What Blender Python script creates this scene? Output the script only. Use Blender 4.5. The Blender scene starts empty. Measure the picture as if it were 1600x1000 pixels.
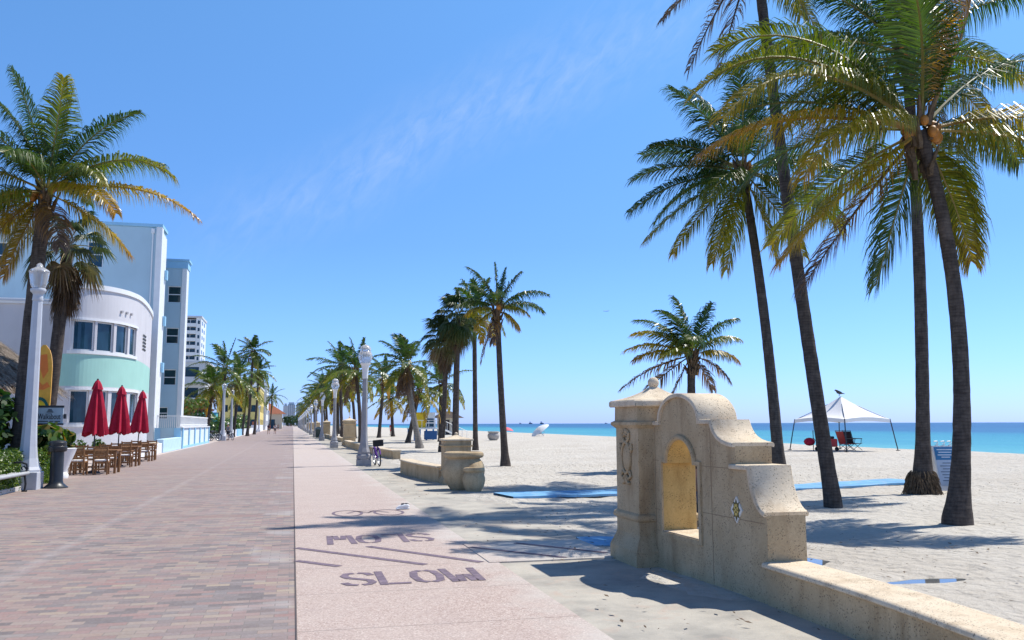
import bpy, bmesh, math, random
import numpy as np
from mathutils import Vector, Matrix, noise
from mathutils.geometry import tessellate_polygon
SC = bpy.context.scene
COL = SC.collection
rad = math.radians
# ---------------------------------------------------------------- camera
FOC = 1370.0; EYE = 1.65
PITCH = math.atan(162/FOC); YAW = rad(-13.95); ROLL = rad(0.15)
ROT = Matrix.Rotation(YAW, 3, 'Z') @ Matrix.Rotation(math.pi/2+PITCH, 3, 'X') @ Matrix.Rotation(-ROLL, 3, 'Z')
cam = bpy.data.objects.new('camera', bpy.data.cameras.new('camera'))
COL.objects.link(cam)
cam.matrix_world = Matrix.Translation((0, 0, EYE)) @ ROT.to_4x4()
cam.data.sensor_width = 36; cam.data.lens = FOC/1600*36
cam.data.clip_start = 0.05; cam.data.clip_end = 120000
SC.camera = cam
# ---------------------------------------------------------------- sky, sun, exposure
SUN_EL = rad(58.5); SUN_AZ = rad(75)          # azimuth measured from +Y (along the road) towards +X (the sea)
SUND = Vector((math.cos(SUN_EL)*math.sin(SUN_AZ), math.cos(SUN_EL)*math.cos(SUN_AZ), math.sin(SUN_EL)))
SC.view_settings.view_transform = 'Standard'; SC.view_settings.look = 'None'
SC.view_settings.exposure = 0.28; SC.view_settings.gamma = 1; SC.view_settings.use_curve_mapping = False
W = bpy.data.worlds.new("World"); SC.world = W; W.use_nodes = True
def pray(px, py):
    return ROT @ Vector(((px-800)/FOC, (500-py)/FOC, -1.0))
def build_world():
    nt = W.node_tree; N = nt.nodes; L = nt.links; N.clear()
    out = N.new('ShaderNodeOutputWorld'); bg = N.new('ShaderNodeBackground')
    sky = N.new('ShaderNodeTexSky'); sky.sky_type = 'NISHITA'; sky.sun_disc = False
    sky.sun_elevation = SUN_EL; sky.sun_rotation = SUN_AZ
    sky.altitude = 0; sky.air_density = 1.0; sky.dust_density = 0.35; sky.ozone_density = 3.0
    bg.inputs['Strength'].default_value = 0.11
    # a thin band of cirrus across the northern sky
    a = pray(330, 375).normalized(); b = pray(1130, -10).normalized()
    n = a.cross(b).normalized(); m = (a+b).normalized()
    tc = N.new('ShaderNodeTexCoord')
    def dot(v):
        d = N.new('ShaderNodeVectorMath'); d.operation = 'DOT_PRODUCT'
        L.new(tc.outputs['Generated'], d.inputs[0]); d.inputs[1].default_value = v; return d.outputs['Value']
    def mth(op, *args):
        d = N.new('ShaderNodeMath'); d.operation = op
        for i, x in enumerate(args):
            if isinstance(x, (int, float)): d.inputs[i].default_value = x
            else: L.new(x, d.inputs[i])
        return d.outputs[0]
    t = (b-a).normalized()
    nz0 = N.new('ShaderNodeTexNoise'); nz0.inputs['Scale'].default_value = 7; nz0.inputs['Detail'].default_value = 3
    L.new(tc.outputs['Generated'], nz0.inputs['Vector'])
    wob = mth('MULTIPLY', mth('SUBTRACT', nz0.outputs['Fac'], .5), .06)
    band = mth('SUBTRACT', 1.0, mth('MINIMUM', 1.0, mth('MULTIPLY', mth('ABSOLUTE', mth('ADD', dot(n), wob)), 14.0)))
    al = mth('SUBTRACT', 1.0, mth('MINIMUM', 1.0, mth('POWER', mth('ABSOLUTE', mth('MULTIPLY', dot(t), 2.9)), 2.5)))
    side = n.cross(m)
    cmb = N.new('ShaderNodeCombineXYZ')
    ca, sa = math.cos(rad(25)), math.sin(rad(25))
    L.new(mth('ADD', mth('MULTIPLY', dot(t), 30*ca), mth('MULTIPLY', dot(n), -30*sa)), cmb.inputs[0])
    L.new(mth('ADD', mth('MULTIPLY', dot(t), 80*sa), mth('MULTIPLY', dot(n), 80*ca)), cmb.inputs[1])
    nz = N.new('ShaderNodeTexNoise'); nz.inputs['Scale'].default_value = 1.0; nz.inputs['Detail'].default_value = 6
    nz.inputs['Roughness'].default_value = .62; nz.inputs['Distortion'].default_value = .6
    L.new(cmb.outputs[0], nz.inputs['Vector'])
    w = mth('MULTIPLY', mth('MAXIMUM', mth('SUBTRACT', nz.outputs['Fac'], .28), 0.0), 1.3)
    fac = mth('MULTIPLY', mth('MULTIPLY', mth('POWER', mth('MAXIMUM', band, 0.0), 1.4), mth('MAXIMUM', al, 0.0)), w)
    # sky tint: deeper blue low down, dimmed above the view to darken shadows
    tr = N.new('ShaderNodeValToRGB'); e = tr.color_ramp.elements
    for k, (p, c) in enumerate(((0, (.27, .385, .86)), (.06, (.255, .385, .73)), (.2, (.26, .39, .565)), (.46, (.34, .52, .64)), (.62, (.22, .31, .40)), (1, (.15, .21, .30)))):
        if k > 1: e.new(.5)
    for k, (p, c) in enumerate(((0, (.27, .385, .86)), (.06, (.255, .385, .73)), (.2, (.26, .39, .565)), (.46, (.34, .52, .64)), (.62, (.22, .31, .40)), (1, (.15, .21, .30)))): e[k].position = p; e[k].color = (*c, 1)
    L.new(dot((0, 0, 1)), tr.inputs['Fac'])
    tm = N.new('ShaderNodeVectorMath'); tm.operation = 'MULTIPLY'; L.new(sky.outputs['Color'], tm.inputs[0]); L.new(tr.outputs['Color'], tm.inputs[1])
    ts = N.new('ShaderNodeVectorMath'); ts.operation = 'SCALE'; ts.inputs['Scale'].default_value = 2.4; L.new(tm.outputs[0], ts.inputs[0])
    mix = N.new('ShaderNodeMix'); mix.data_type = 'RGBA'
    L.new(mth('MINIMUM', mth('MULTIPLY', fac, .37), .5), mix.inputs['Factor']); L.new(ts.outputs[0], mix.inputs['A'])
    mix.inputs['B'].default_value = (6.4, 7.0, 7.6, 1)
    L.new(mix.outputs['Result'], bg.inputs['Color']); L.new(bg.outputs[0], out.inputs['Surface'])
build_world()
sl = bpy.data.lights.new('sun', 'SUN'); sl.energy = 4.5; sl.angle = rad(.53); sl.color = (1, .955, .88)
sun = bpy.data.objects.new('sun', sl); COL.objects.link(sun)
sun.rotation_euler = SUND.to_track_quat('Z', 'Y').to_euler()
SC.cycles.use_denoising = True
SC.cycles.max_bounces = 6; SC.cycles.transparent_max_bounces = 8

# ---------------------------------------------------------------- helpers
def smooth(a, b, x):
    t = min(1, max(0, (x-a)/(b-a))); return t*t*(3-2*t)
def hs(x, y):                                   # height of the beach: rises to a berm, then falls to the sea
    crest = 29.5 + .035*max(0, y-30) - .00005*max(0, y-30)**2 if y < 400 else 35.6
    if x < crest: return .32*smooth(9, crest-3, x)
    return .32 - 1.6*smooth(crest, crest+14, x)
def gp(px, py, z=0.0):                          # photo pixel -> point on the level z
    d = pray(px, py); t = (z-EYE)/d.z; return Vector((d.x*t, d.y*t, z))
def gs(px, py):                                 # photo pixel -> point on the sand
    z = 0.0
    for _ in range(12): p = gp(px, py, z); z = .5*z+.5*hs(p.x, p.y)
    return Vector((p.x, p.y, hs(p.x, p.y)))
def aty(px, py, Y):                             # photo pixel -> point at distance Y along the road
    d = pray(px, py); t = Y/d.y; return Vector((d.x*t, Y, EYE+d.z*t))

class MB:
    def __init__(s): s.v = []; s.f = []; s.c = []
    def add(s, vs, fs, col=None):
        o = len(s.v); s.v += [tuple(v) for v in vs]; s.f += [tuple(i+o for i in f) for f in fs]
        s.c += [col or (0, 0, 0, 1)]*len(vs); return s
    def quad(s, a, b, c, d): return s.add([a, b, c, d], [(0, 1, 2, 3)])
    def box(s, c, size, rz=0, bev=0.0, tilt=None):
        x, y, z = [k/2 for k in size]
        M = Matrix.Rotation(rz, 3, 'Z')
        if tilt is not None: M = M @ tilt
        C = Vector(c)
        if bev <= 0:
            vs = [C+M @ Vector((i*x, j*y, k*z)) for k in (-1, 1) for i, j in ((-1, -1), (1, -1), (1, 1), (-1, 1))]
            return s.add(vs, [(3, 2, 1, 0), (4, 5, 6, 7), (0, 1, 5, 4), (1, 2, 6, 5), (2, 3, 7, 6), (3, 0, 4, 7)])
        bm = bmesh.new(); bmesh.ops.create_cube(bm, size=1.0)
        for v in bm.verts: v.co = Vector((v.co.x*2*x, v.co.y*2*y, v.co.z*2*z))
        bmesh.ops.bevel(bm, geom=bm.edges[:], offset=bev, segments=2, affect='EDGES', profile=.5)
        vs = [C+M @ v.co for v in bm.verts]; bm.verts.index_update()
        fs = [[v.index for v in f.verts] for f in bm.faces]; bm.free()
        return s.add(vs, fs)
    def boxz(s, x0, x1, y0, y1, z0, z1, bev=0.0):
        return s.box(((x0+x1)/2, (y0+y1)/2, (z0+z1)/2), (x1-x0, y1-y0, z1-z0), 0, bev)
    def tube(s, pts, r, n=8, caps=True, col=None, twist=0.0, sy=1.0):
        pts = [Vector(p) for p in pts]; m = len(pts)
        if not hasattr(r, '__len__'): r = [r]*m
        vs = []; up = None
        for i, p in enumerate(pts):
            d = (pts[min(i+1, m-1)]-pts[max(i-1, 0)])
            if d.length < 1e-9: d = Vector((0, 0, 1))
            d.normalize()
            if up is None:
                ref = Vector((0, 0, 1)) if abs(d.z) < .9 else Vector((1, 0, 0))
                up = (ref-d*ref.dot(d)).normalized()
            else:
                up = up-d*up.dot(d); up.normalize()
            sd = d.cross(up)
            for k in range(n):
                a = 2*math.pi*k/n+twist; vs.append(p+(up*math.cos(a)*sy+sd*math.sin(a))*r[i])
        fs = [(i*n+k, i*n+(k+1) % n, (i+1)*n+(k+1) % n, (i+1)*n+k) for i in range(m-1) for k in range(n)]
        if caps: fs += [tuple(range(n-1, -1, -1)), tuple((m-1)*n+k for k in range(n))]
        return s.add(vs, fs, col)
    def lathe(s, prof, n=16, c=(0, 0, 0), flat=None, rot=0.0):    # prof: (radius, z) from the bottom up
        C = Vector(c); vs = []
        for r, z in prof:
            for k in range(n):
                a = 2*math.pi*k/n+rot; vs.append(C+Vector((r*math.cos(a), r*math.sin(a), z)))
        m = len(prof)
        fs = [(i*n+k, i*n+(k+1) % n, (i+1)*n+(k+1) % n, (i+1)*n+k) for i in range(m-1) for k in range(n)]
        fs += [tuple(range(n-1, -1, -1)), tuple((m-1)*n+k for k in range(n))]
        return s.add(vs, fs)
    def ball(s, c, r, n=10, sc=(1, 1, 1)):
        C = Vector(c); vs = []; m = n//2+1
        for i in range(m):
            t = math.pi*(i/(m-1)-.5)
            for k in range(n):
                a = 2*math.pi*k/n
                vs.append(C+Vector((math.cos(t)*math.cos(a)*sc[0], math.cos(t)*math.sin(a)*sc[1], math.sin(t)*sc[2]))*r)
        return s.add(vs, [(i*n+k, i*n+(k+1) % n, (i+1)*n+(k+1) % n, (i+1)*n+k) for i in range(m-1) for k in range(n)])
    def prism(s, poly, f, t0, t1):              # poly of 2-D points, f(u, v, t) -> 3-D
        n = len(poly); vs = [f(u, v, t0) for u, v in poly]+[f(u, v, t1) for u, v in poly]
        tr = tessellate_polygon([[Vector((u, v, 0)) for u, v in poly]])
        fs = [tuple(t) for t in tr]+[tuple(n+i for i in t) for t in tr]
        fs += [(i, (i+1) % n, n+(i+1) % n, n+i) for i in range(n)]
        return s.add(vs, fs)
    def build(s, name, m, parent=None, sm=False, attr=False, fixn=True):
        me = bpy.data.meshes.new(name); me.from_pydata(s.v, [], s.f); me.materials.append(m)
        if attr:
            ca = me.attributes.new('tint', 'FLOAT_COLOR', 'POINT')
            ca.data.foreach_set('color', np.array(s.c, dtype=np.float32).ravel())
        if fixn and len(s.f) < 60000:
            bm = bmesh.new(); bm.from_mesh(me); bmesh.ops.remove_doubles(bm, verts=bm.verts, dist=1e-5)
            bmesh.ops.recalc_face_normals(bm, faces=bm.faces); bm.to_mesh(me); bm.free()
        if sm:
            me.polygons.foreach_set('use_smooth', [True]*len(me.polygons))
            try: me.set_sharp_from_angle(angle=rad(42))
            except Exception: pass
        o = bpy.data.objects.new(name, me); COL.objects.link(o)
        if parent: o.parent = parent
        return o
def tag(o, label=None, cat=None, group=None, kind=None):
    if label: o['label'] = label
    if cat: o['category'] = cat
    if group: o['group'] = group
    if kind: o['kind'] = kind
    return o
def thing(name, label, cat, loc=(0, 0, 0), rz=0.0, group=None):
    o = bpy.data.objects.new(name, None); COL.objects.link(o); o.empty_display_size = .2
    o.location = loc; o.rotation_euler = (0, 0, rz); return tag(o, label, cat, group)
def dup(root, loc, rz=0.0, label=None, sc=None, group=None):
    r = root.copy(); COL.objects.link(r); r.location = loc; r.rotation_euler = (0, 0, rz)
    if sc: r.scale = (sc, sc, sc)
    if label: r['label'] = label
    if group: r['group'] = group
    for ch in list(root.children):
        c = ch.copy(); COL.objects.link(c); c.parent = r
        for g in list(ch.children):
            d = g.copy(); COL.objects.link(d); d.parent = c
    return r
def structure(o): o['kind'] = 'structure'; return o

# ---------------------------------------------------------------- materials
class NT:
    def __init__(s, name):
        s.m = bpy.data.materials.new(name); s.m.use_nodes = True; t = s.m.node_tree; s.N = t.nodes; s.L = t.links
        s.b = s.N['Principled BSDF']; s.out = s.N['Material Output']
        s.tc = s.N.new('ShaderNodeTexCoord'); s.geo = s.N.new('ShaderNodeNewGeometry')
    def pos(s, sc=(1, 1, 1), obj=False):
        mp = s.N.new('ShaderNodeMapping'); mp.inputs['Scale'].default_value = sc
        s.L.new(s.tc.outputs['Object'] if obj else s.geo.outputs['Position'], mp.inputs['Vector']); return mp.outputs[0]
    def noise(s, v, scale, det=4, rough=.55, dist=0):
        n = s.N.new('ShaderNodeTexNoise'); n.inputs['Scale'].default_value = scale; n.inputs['Detail'].default_value = det
        n.inputs['Roughness'].default_value = rough; n.inputs['Distortion'].default_value = dist
        s.L.new(v, n.inputs['Vector']); return n.outputs['Fac']
    def voro(s, v, scale, feat='F1', out='Distance'):
        n = s.N.new('ShaderNodeTexVoronoi'); n.feature = feat; n.inputs['Scale'].default_value = scale
        s.L.new(v, n.inputs['Vector']); return n.outputs[out]
    def ramp(s, f, stops, interp='LINEAR'):
        r = s.N.new('ShaderNodeValToRGB'); e = r.color_ramp.elements; r.color_ramp.interpolation = interp
        while len(e) < len(stops): e.new(.5)
        for i, (p, c) in enumerate(stops):
            e[i].position = p; e[i].color = (c, c, c, 1) if isinstance(c, (int, float)) else (*c, 1)
        s.L.new(f, r.inputs['Fac']); return r.outputs['Color']
    def mix(s, f, a, b, mode='MIX'):
        m = s.N.new('ShaderNodeMix'); m.data_type = 'RGBA'; m.blend_type = mode
        for k, x in (('Factor', f), ('A', a), ('B', b)):
            if isinstance(x, (int, float)): m.inputs[k].default_value = x if k == 'Factor' else (x, x, x, 1)
            elif isinstance(x, tuple): m.inputs[k].default_value = (*x, 1)
            else: s.L.new(x, m.inputs[k])
        return m.outputs['Result']
    def math(s, op, *args):
        d = s.N.new('ShaderNodeMath'); d.operation = op
        for i, x in enumerate(args):
            if isinstance(x, (int, float)): d.inputs[i].default_value = x
            else: s.L.new(x, d.inputs[i])
        return d.outputs[0]
    def xyz(s, v):
        n = s.N.new('ShaderNodeSeparateXYZ'); s.L.new(v, n.inputs[0]); return n.outputs
    def col(s, c): s.L.new(c, s.b.inputs['Base Color'])
    def bump(s, h, strength=.3, dist=.01, prev=None):
        b = s.N.new('ShaderNodeBump'); b.inputs['Strength'].default_value = strength; b.inputs['Distance'].default_value = dist
        s.L.new(h, b.inputs['Height'])
        if prev is not None: s.L.new(prev, b.inputs['Normal'])
        s.L.new(b.outputs[0], s.b.inputs['Normal']); return b.outputs[0]
    def set(s, rough=.6, spec=.4, metal=0):
        s.b.inputs['Roughness'].default_value = rough; s.b.inputs['Specular IOR Level'].default_value = spec
        s.b.inputs['Metallic'].default_value = metal; return s.m
def M(name, c, var=.12, scale=3.0, rough=.6, spec=.35, bump=.1, bscale=40, metal=0, dirt=None, obj=True):
    t = NT(name); v = t.pos(obj=obj)
    n = t.noise(v, scale, 5)
    lo = tuple(k*(1-var) for k in c); hi = tuple(min(.92, k*(1+var)) for k in c)
    cc = t.ramp(n, [(.3, lo), (.7, hi)])
    if dirt:
        d = t.noise(t.pos((1, 1, .25), obj), scale*1.7, 6, .65)
        cc = t.mix(t.ramp(d, [(.52, 0.0), (.75, .55)]), cc, dirt)
    t.col(cc)
    if bump: t.bump(t.noise(v, bscale, 4), bump, .01)
    return t.set(rough, spec, metal)

def m_road():
    t = NT('brick_pavers'); v = t.pos()
    br = t.N.new('ShaderNodeTexBrick'); t.L.new(v, br.inputs['Vector'])
    br.offset = .5; br.squash = 1.0
    br.inputs['Color1'].default_value = (0, 0, 0, 1); br.inputs['Color2'].default_value = (1, 1, 1, 1)
    br.inputs['Mortar'].default_value = (.5, .5, .5, 1)
    for k, x in (('Scale', 1.0), ('Mortar Size', .004), ('Mortar Smooth', .2), ('Bias', 0), ('Brick Width', .235), ('Row Height', .118)):
        br.inputs[k].default_value = x
    base = t.ramp(br.outputs['Color'], [(0, (.115, .105, .12)), (.18, (.22, .20, .21)), (.36, (.34, .185, .165)), (.5, (.40, .315, .255)),
                                       (.64, (.36, .165, .15)), (.8, (.25, .235, .245)), (.92, (.47, .35, .22)), (1, (.36, .24, .205))])
    # patchy: whole areas lean to one of the mixed colours
    pt = t.noise(v, .9, 4, .6)
    base = t.mix(t.ramp(pt, [(.35, .0), (.7, .38)]), base, (.31, .235, .215))
    gr = t.noise(v, 38, 3, .7)
    base = t.mix(.16, base, t.ramp(gr, [(.3, .06), (.7, .6)]), 'MIX')
    st = t.noise(t.pos((.35, 1.1, 1)), .8, 6, .62, 1.0)
    base = t.mix(t.ramp(st, [(.5, 0.0), (.72, .4)]), base, (.42, .375, .35))
    st2 = t.noise(t.pos((.22, 1.3, 1)), .7, 5, .6, .6)
    base = t.mix(t.ramp(st2, [(.54, 0.0), (.72, .5)]), base, (.27, .14, .11))
    # pale wheel tracks and lime bloom
    x, y, z = t.xyz(v)
    trk = t.math('ABSOLUTE', t.math('ADD', x, 2.95)); tn = t.noise(v, 1.7, 5)
    tr = t.math('MULTIPLY', t.ramp(trk, [(0, .45), (.13, .0)]), t.ramp(tn, [(.35, .1), (.65, 1.0)]))
    base = t.mix(tr, base, (.56, .52, .50))
    ex = t.math('MULTIPLY', t.ramp(t.math('ABSOLUTE', t.math('ADD', x, .22)), [(0, 1.0), (.22, 1.0), (.30, .0)]), t.ramp(t.noise(v, .55, 2), [(.55, .0), (.62, .55)]))
    base = t.mix(ex, base, (.5, .485, .47))
    hv = t.N.new('ShaderNodeHueSaturation'); hv.inputs['Saturation'].default_value = .8; hv.inputs['Value'].default_value = .88; t.L.new(base, hv.inputs['Color']); base = t.mix(.16, hv.outputs[0], (.34, .215, .13))
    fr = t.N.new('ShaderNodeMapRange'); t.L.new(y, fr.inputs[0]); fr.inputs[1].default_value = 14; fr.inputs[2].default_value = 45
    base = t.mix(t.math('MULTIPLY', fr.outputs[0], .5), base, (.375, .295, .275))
    base = t.mix(t.math('MULTIPLY', br.outputs['Fac'], .75), base, (.18, .16, .145))
    t.col(base)
    b1 = t.bump(t.math('SUBTRACT', 1.0, br.outputs['Fac']), .5, .004)
    t.bump(gr, .18, .004, b1)
    return t.set(.75, .3)
def m_sidewalk():
    t = NT('pink_aggregate_concrete'); v = t.pos()
    sp = t.voro(v, 85, out='Color'); spf = t.xyz(sp)[0]
    c = t.ramp(spf, [(0, (.24, .175, .145)), (.3, (.41, .31, .265)), (.6, (.47, .36, .31)), (.9, (.58, .48, .42)), (1, (.74, .67, .60))])
    c = t.mix(.25, c, (.44, .34, .29))
    n = t.noise(v, .8, 6, .65); c = t.mix(t.ramp(n, [(.35, 0.0), (.75, .5)]), c, (.52, .44, .385))
    n2 = t.noise(v, 1.9, 6, .7); c = t.mix(t.ramp(n2, [(.52, 0.0), (.72, .4)]), c, (.39, .31, .28))
    x, y, z = t.xyz(v)
    # sand blown over the beach side
    edge = t.math('ADD', x, t.math('MULTIPLY', t.math('SUBTRACT', t.noise(v, 1.1, 6, .65), .5), 2.3))
    mr = t.N.new('ShaderNodeMapRange'); t.L.new(edge, mr.inputs[0]); mr.inputs[1].default_value = 2.0; mr.inputs[2].default_value = 2.9
    c = t.mix(t.math('MULTIPLY', mr.outputs[0], .8), c, (.56, .53, .475))
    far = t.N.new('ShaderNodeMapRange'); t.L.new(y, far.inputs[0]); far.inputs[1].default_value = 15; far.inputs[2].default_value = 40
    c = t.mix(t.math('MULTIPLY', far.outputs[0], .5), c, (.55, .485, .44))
    # tooled joints every 1.55 m
    j = t.math('ABSOLUTE', t.math('SUBTRACT', t.math('FRACT', t.math('DIVIDE', t.math('ADD', y, .35), 1.55)), .5))
    jm = t.ramp(j, [(0, 0.0), (.4925, 0.0), (.4965, 1.0)])
    c = t.mix(t.math('MULTIPLY', jm, .6), c, (.2, .17, .15))
    t.col(c); b = t.bump(t.math('SUBTRACT', 1.0, jm), .5, .006); t.bump(spf, .25, .004, b)
    return t.set(.8, .3)
def m_sand(name='beach_sand'):
    t = NT(name); v = t.pos()
    c = t.ramp(t.noise(v, .35, 5), [(.3, (.56, .51, .435)), (.7, (.66, .62, .545))])
    c = t.mix(t.ramp(t.noise(v, 9, 5, .7), [(.4, 0.0), (.75, .35)]), c, (.45, .41, .345))
    c = t.mix(t.ramp(t.noise(v, 120, 3, .7), [(.35, .25), (.65, 0.0)]), c, (.36, .32, .27))
    li = t.voro(t.pos((1, 1, 1)), 9); lm = t.noise(v, .7, 5)
    c = t.mix(t.math('MULTIPLY', t.ramp(li, [(.05, .8), (.12, 0.0)]), t.ramp(lm, [(.38, 0.0), (.55, 1.0)])), c, (.22, .18, .14))
    t.col(c)
    b = t.bump(t.noise(v, 2.6, 6, .62), .7, .12)
    b = t.bump(t.voro(v, 6.5, 'SMOOTH_F1'), .6, .10, b)
    b = t.bump(t.noise(v, 17, 5, .7), .8, .05, b)
    t.bump(t.noise(v, 70, 3), .4, .012, b)
    return t.set(.95, .15)
def m_apron():
    t = NT('sandy_concrete'); v = t.pos()
    c = t.ramp(t.noise(v, 1.3, 7, .65), [(.3, (.28, .265, .235)), (.52, (.46, .425, .36)), (.75, (.58, .535, .445))])
    c = t.mix(t.ramp(t.noise(v, 90, 3, .7), [(.3, .35), (.6, 0.0)]), c, (.26, .24, .21))
    c = t.mix(t.ramp(t.noise(v, 2.2, 5, .7, 1.0), [(.55, 0.0), (.68, .65)]), c, (.47, .36, .29))
    li = t.voro(v, 9); c = t.mix(t.math('MULTIPLY', t.ramp(li, [(.04, .9), (.1, 0.0)]), t.ramp(t.noise(v, .8, 3), [(.42, 0.0), (.6, 1.0)])), c, (.16, .14, .11))
    t.col(c); b = t.bump(t.noise(v, 4, 7, .65), .4, .03); t.bump(t.noise(v, 80, 3), .35, .006, b)
    return t.set(.92, .2)
def m_stone(name, c1, c2, pits=True):
    t = NT(name); v = t.pos()
    c = t.ramp(t.noise(v, 2.1, 6, .6), [(.3, c1), (.7, c2)])
    c = t.mix(t.ramp(t.noise(v, 55, 4, .7), [(.35, .3), (.6, 0.0)]), c, tuple(k*.62 for k in c1))
    st = t.noise(t.pos((1.6, 1.6, .4)), 2.2, 6, .68)
    c = t.mix(t.ramp(st, [(.5, 0.0), (.74, .66)]), c, (c1[0]*.5, c1[1]*.42, c1[2]*.34))
    pv = t.voro(v, 46); pm = t.noise(v, 9, 4)
    pit = t.math('MULTIPLY', t.ramp(pv, [(.15, 1.0), (.30, 0.0)]), t.ramp(pm, [(.44, 0.0), (.52, 1.0)]))
    pv2 = t.voro(v, 90); pit2 = t.math('MULTIPLY', t.ramp(pv2, [(.14, .8), (.25, 0.0)]), t.ramp(t.noise(v, 5, 3), [(.45, 0.0), (.6, 1.0)]))
    pt = t.math('MAXIMUM', pit, pit2)
    c = t.mix(t.math('MULTIPLY', pt, .8), c, tuple(k*.25 for k in c1))
    t.col(c)
    b = t.bump(t.math('SUBTRACT', 1.0, pt), .6, .012)
    t.bump(t.noise(v, 30, 5, .7), .35, .008, b)
    return t.set(.85, .25)
def m_sea():
    t = NT('sea_water'); v = t.pos(); x, y, z = t.xyz(v)
    d = t.math('ADD', x, t.math('MULTIPLY', t.math('SUBTRACT', t.noise(t.pos((.012, .004, 1)), 1, 4), .5), 70))
    mr = t.N.new('ShaderNodeMapRange'); t.L.new(d, mr.inputs[0]); mr.inputs[1].default_value = 30; mr.inputs[2].default_value = 330
    c = t.ramp(mr.outputs[0], [(0, (.15, .42, .38)), (.10, (.06, .32, .32)), (.27, (.025, .235, .27)), (.40, (.013, .10, .19)), (1, (.010, .06, .15))])
    c = t.mix(t.ramp(t.noise(t.pos((.06, .02, 1)), 1, 5), [(.45, 0.0), (.65, .35)]), c, (.02, .17, .28))
    t.col(c)
    b = t.bump(t.noise(t.pos((1.0, .35, 1)), .9, 5, .6), .8, .35)
    t.bump(t.noise(t.pos((1, .6, 1)), 4.5, 3), .5, .06, b)
    return t.set(.3, .16)
def m_leaf(name, stops, rough=.38, trans=.32, spec=.5):
    t = NT(name); at = t.N.new('ShaderNodeAttribute'); at.attribute_name = 'tint'
    r, g, b = t.xyz(at.outputs['Vector'])
    c = t.ramp(r, stops)
    c = t.mix(t.math('MULTIPLY', g, .55), c, 0.02)
    t.col(c); m = t.set(rough, spec)
    tr = t.N.new('ShaderNodeBsdfTranslucent'); ms = t.N.new('ShaderNodeMixShader'); ms.inputs[0].default_value = trans
    hsv = t.N.new('ShaderNodeHueSaturation'); hsv.inputs['Value'].default_value = 1.7; hsv.inputs['Saturation'].default_value = 1.15
    t.L.new(c, hsv.inputs['Color']); t.L.new(hsv.outputs[0], tr.inputs['Color'])
    t.L.new(t.b.outputs[0], ms.inputs[1]); t.L.new(tr.outputs[0], ms.inputs[2]); t.L.new(ms.outputs[0], t.out.inputs['Surface'])
    return m
def m_trunk(name, c1, c2, ring=9.0):
    t = NT(name); v = t.pos(obj=True)
    x, y, z = t.xyz(v)
    w = t.math('ADD', t.math('MULTIPLY', z, ring), t.math('MULTIPLY', t.noise(v, 3, 4), 1.6))
    fr = t.math('FRACT', w)
    rg = t.ramp(fr, [(0, 0.0), (.12, .55), (.3, 1.0), (.85, .75), (1, 0.0)])
    c = t.mix(t.mix(.7, rg, t.ramp(t.noise(t.pos((1, 1, 2.2), True), 5, 5, .7), [(.3, 0.0), (.7, 1.0)])), c1, c2)
    c = t.mix(t.ramp(t.noise(t.pos((6, 6, 1.2), True), 2, 5, .7), [(.4, 0.0), (.7, .6)]), c, tuple(k*.55 for k in c1))
    c = t.mix(t.ramp(t.noise(v, 2.2, 4), [(.55, 0.0), (.75, .45)]), c, tuple(min(.5, k*1.35) for k in c2))
    t.col(c); b = t.bump(rg, .3, .01); t.bump(t.noise(t.pos((8, 8, 2), True), 3, 5, .7), .5, .02, b)
    return t.set(.9, .15)
def m_thatch():
    t = NT('dry_thatch'); v = t.pos((1, 1, .35))
    n = t.noise(v, 14, 6, .75, .4)
    t.col(t.ramp(n, [(.25, (.10, .08, .065)), (.5, (.34, .28, .225)), (.75, (.58, .51, .43))])); t.bump(n, .9, .08)
    return t.set(.95, .1)
def m_glass(name, c, rough=.06):
    t = NT(name); v = t.pos()
    t.col(t.ramp(t.noise(v, .6, 4, .6, .8), [(.35, tuple(k*.45 for k in c)), (.7, c)]))
    t.bump(t.noise(v, .9, 2), .04, .05)
    return t.set(rough, .45)
def m_wood(name, c1, c2):
    t = NT(name); n = t.noise(t.pos((14, 14, 2), True), 2, 5, .65, .4)
    t.col(t.ramp(n, [(.3, c1), (.7, c2)])); t.bump(n, .2, .004); return t.set(.6, .3)

ROAD = m_road(); WALK = m_sidewalk(); SAND = m_sand(); APRON = m_apron(); SEA = m_sea()
STONE = m_stone('coral_stone', (.47, .345, .20), (.59, .46, .29)); STONETOP = m_stone('coral_stone_cap', (.68, .55, .385), (.76, .645, .48))
BOUNCE = m_stone('bounce_tinted_stone', (.60, .38, .13), (.70, .48, .19))  # niche lining: warm light bounced off the sill is put into the stone colour
FROND = m_leaf('palm_leaf', [(0, (.022, .058, .013)), (.3, (.062, .112, .018)), (.48, (.15, .175, .022)), (.64, (.36, .28, .028)), (.8, (.46, .25, .03)), (1, (.165, .11, .075))], .34, .38, .55)
FAN = m_leaf('fan_leaf', [(0, (.03, .065, .018)), (.4, (.075, .11, .028)), (.62, (.22, .19, .06)), (.8, (.25, .17, .09)), (1, (.145, .095, .055))], .45, .25)
STALK = m_leaf('leaf_stalk', [(0, (.10, .12, .02)), (.5, (.28, .22, .05)), (.7, (.36, .19, .04)), (1, (.15, .10, .06))], .5, .05)
BUSH = m_leaf('shrub_leaf', [(0, (.016, .05, .010)), (.45, (.045, .11, .016)), (.8, (.12, .20, .03)), (1, (.30, .16, .05))], .34, .25, .5)
HEDGE = m_leaf('hedge_leaf', [(0, (.035, .085, .012)), (.6, (.09, .16, .02)), (1, (.20, .27, .045))], .4, .3)
TRUNK = m_trunk('palm_bark', (.035, .028, .025), (.145, .118, .10), 17.0); TRUNKP = m_trunk('pale_palm_bark', (.16, .14, .12), (.34, .31, .275), 8)
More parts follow.
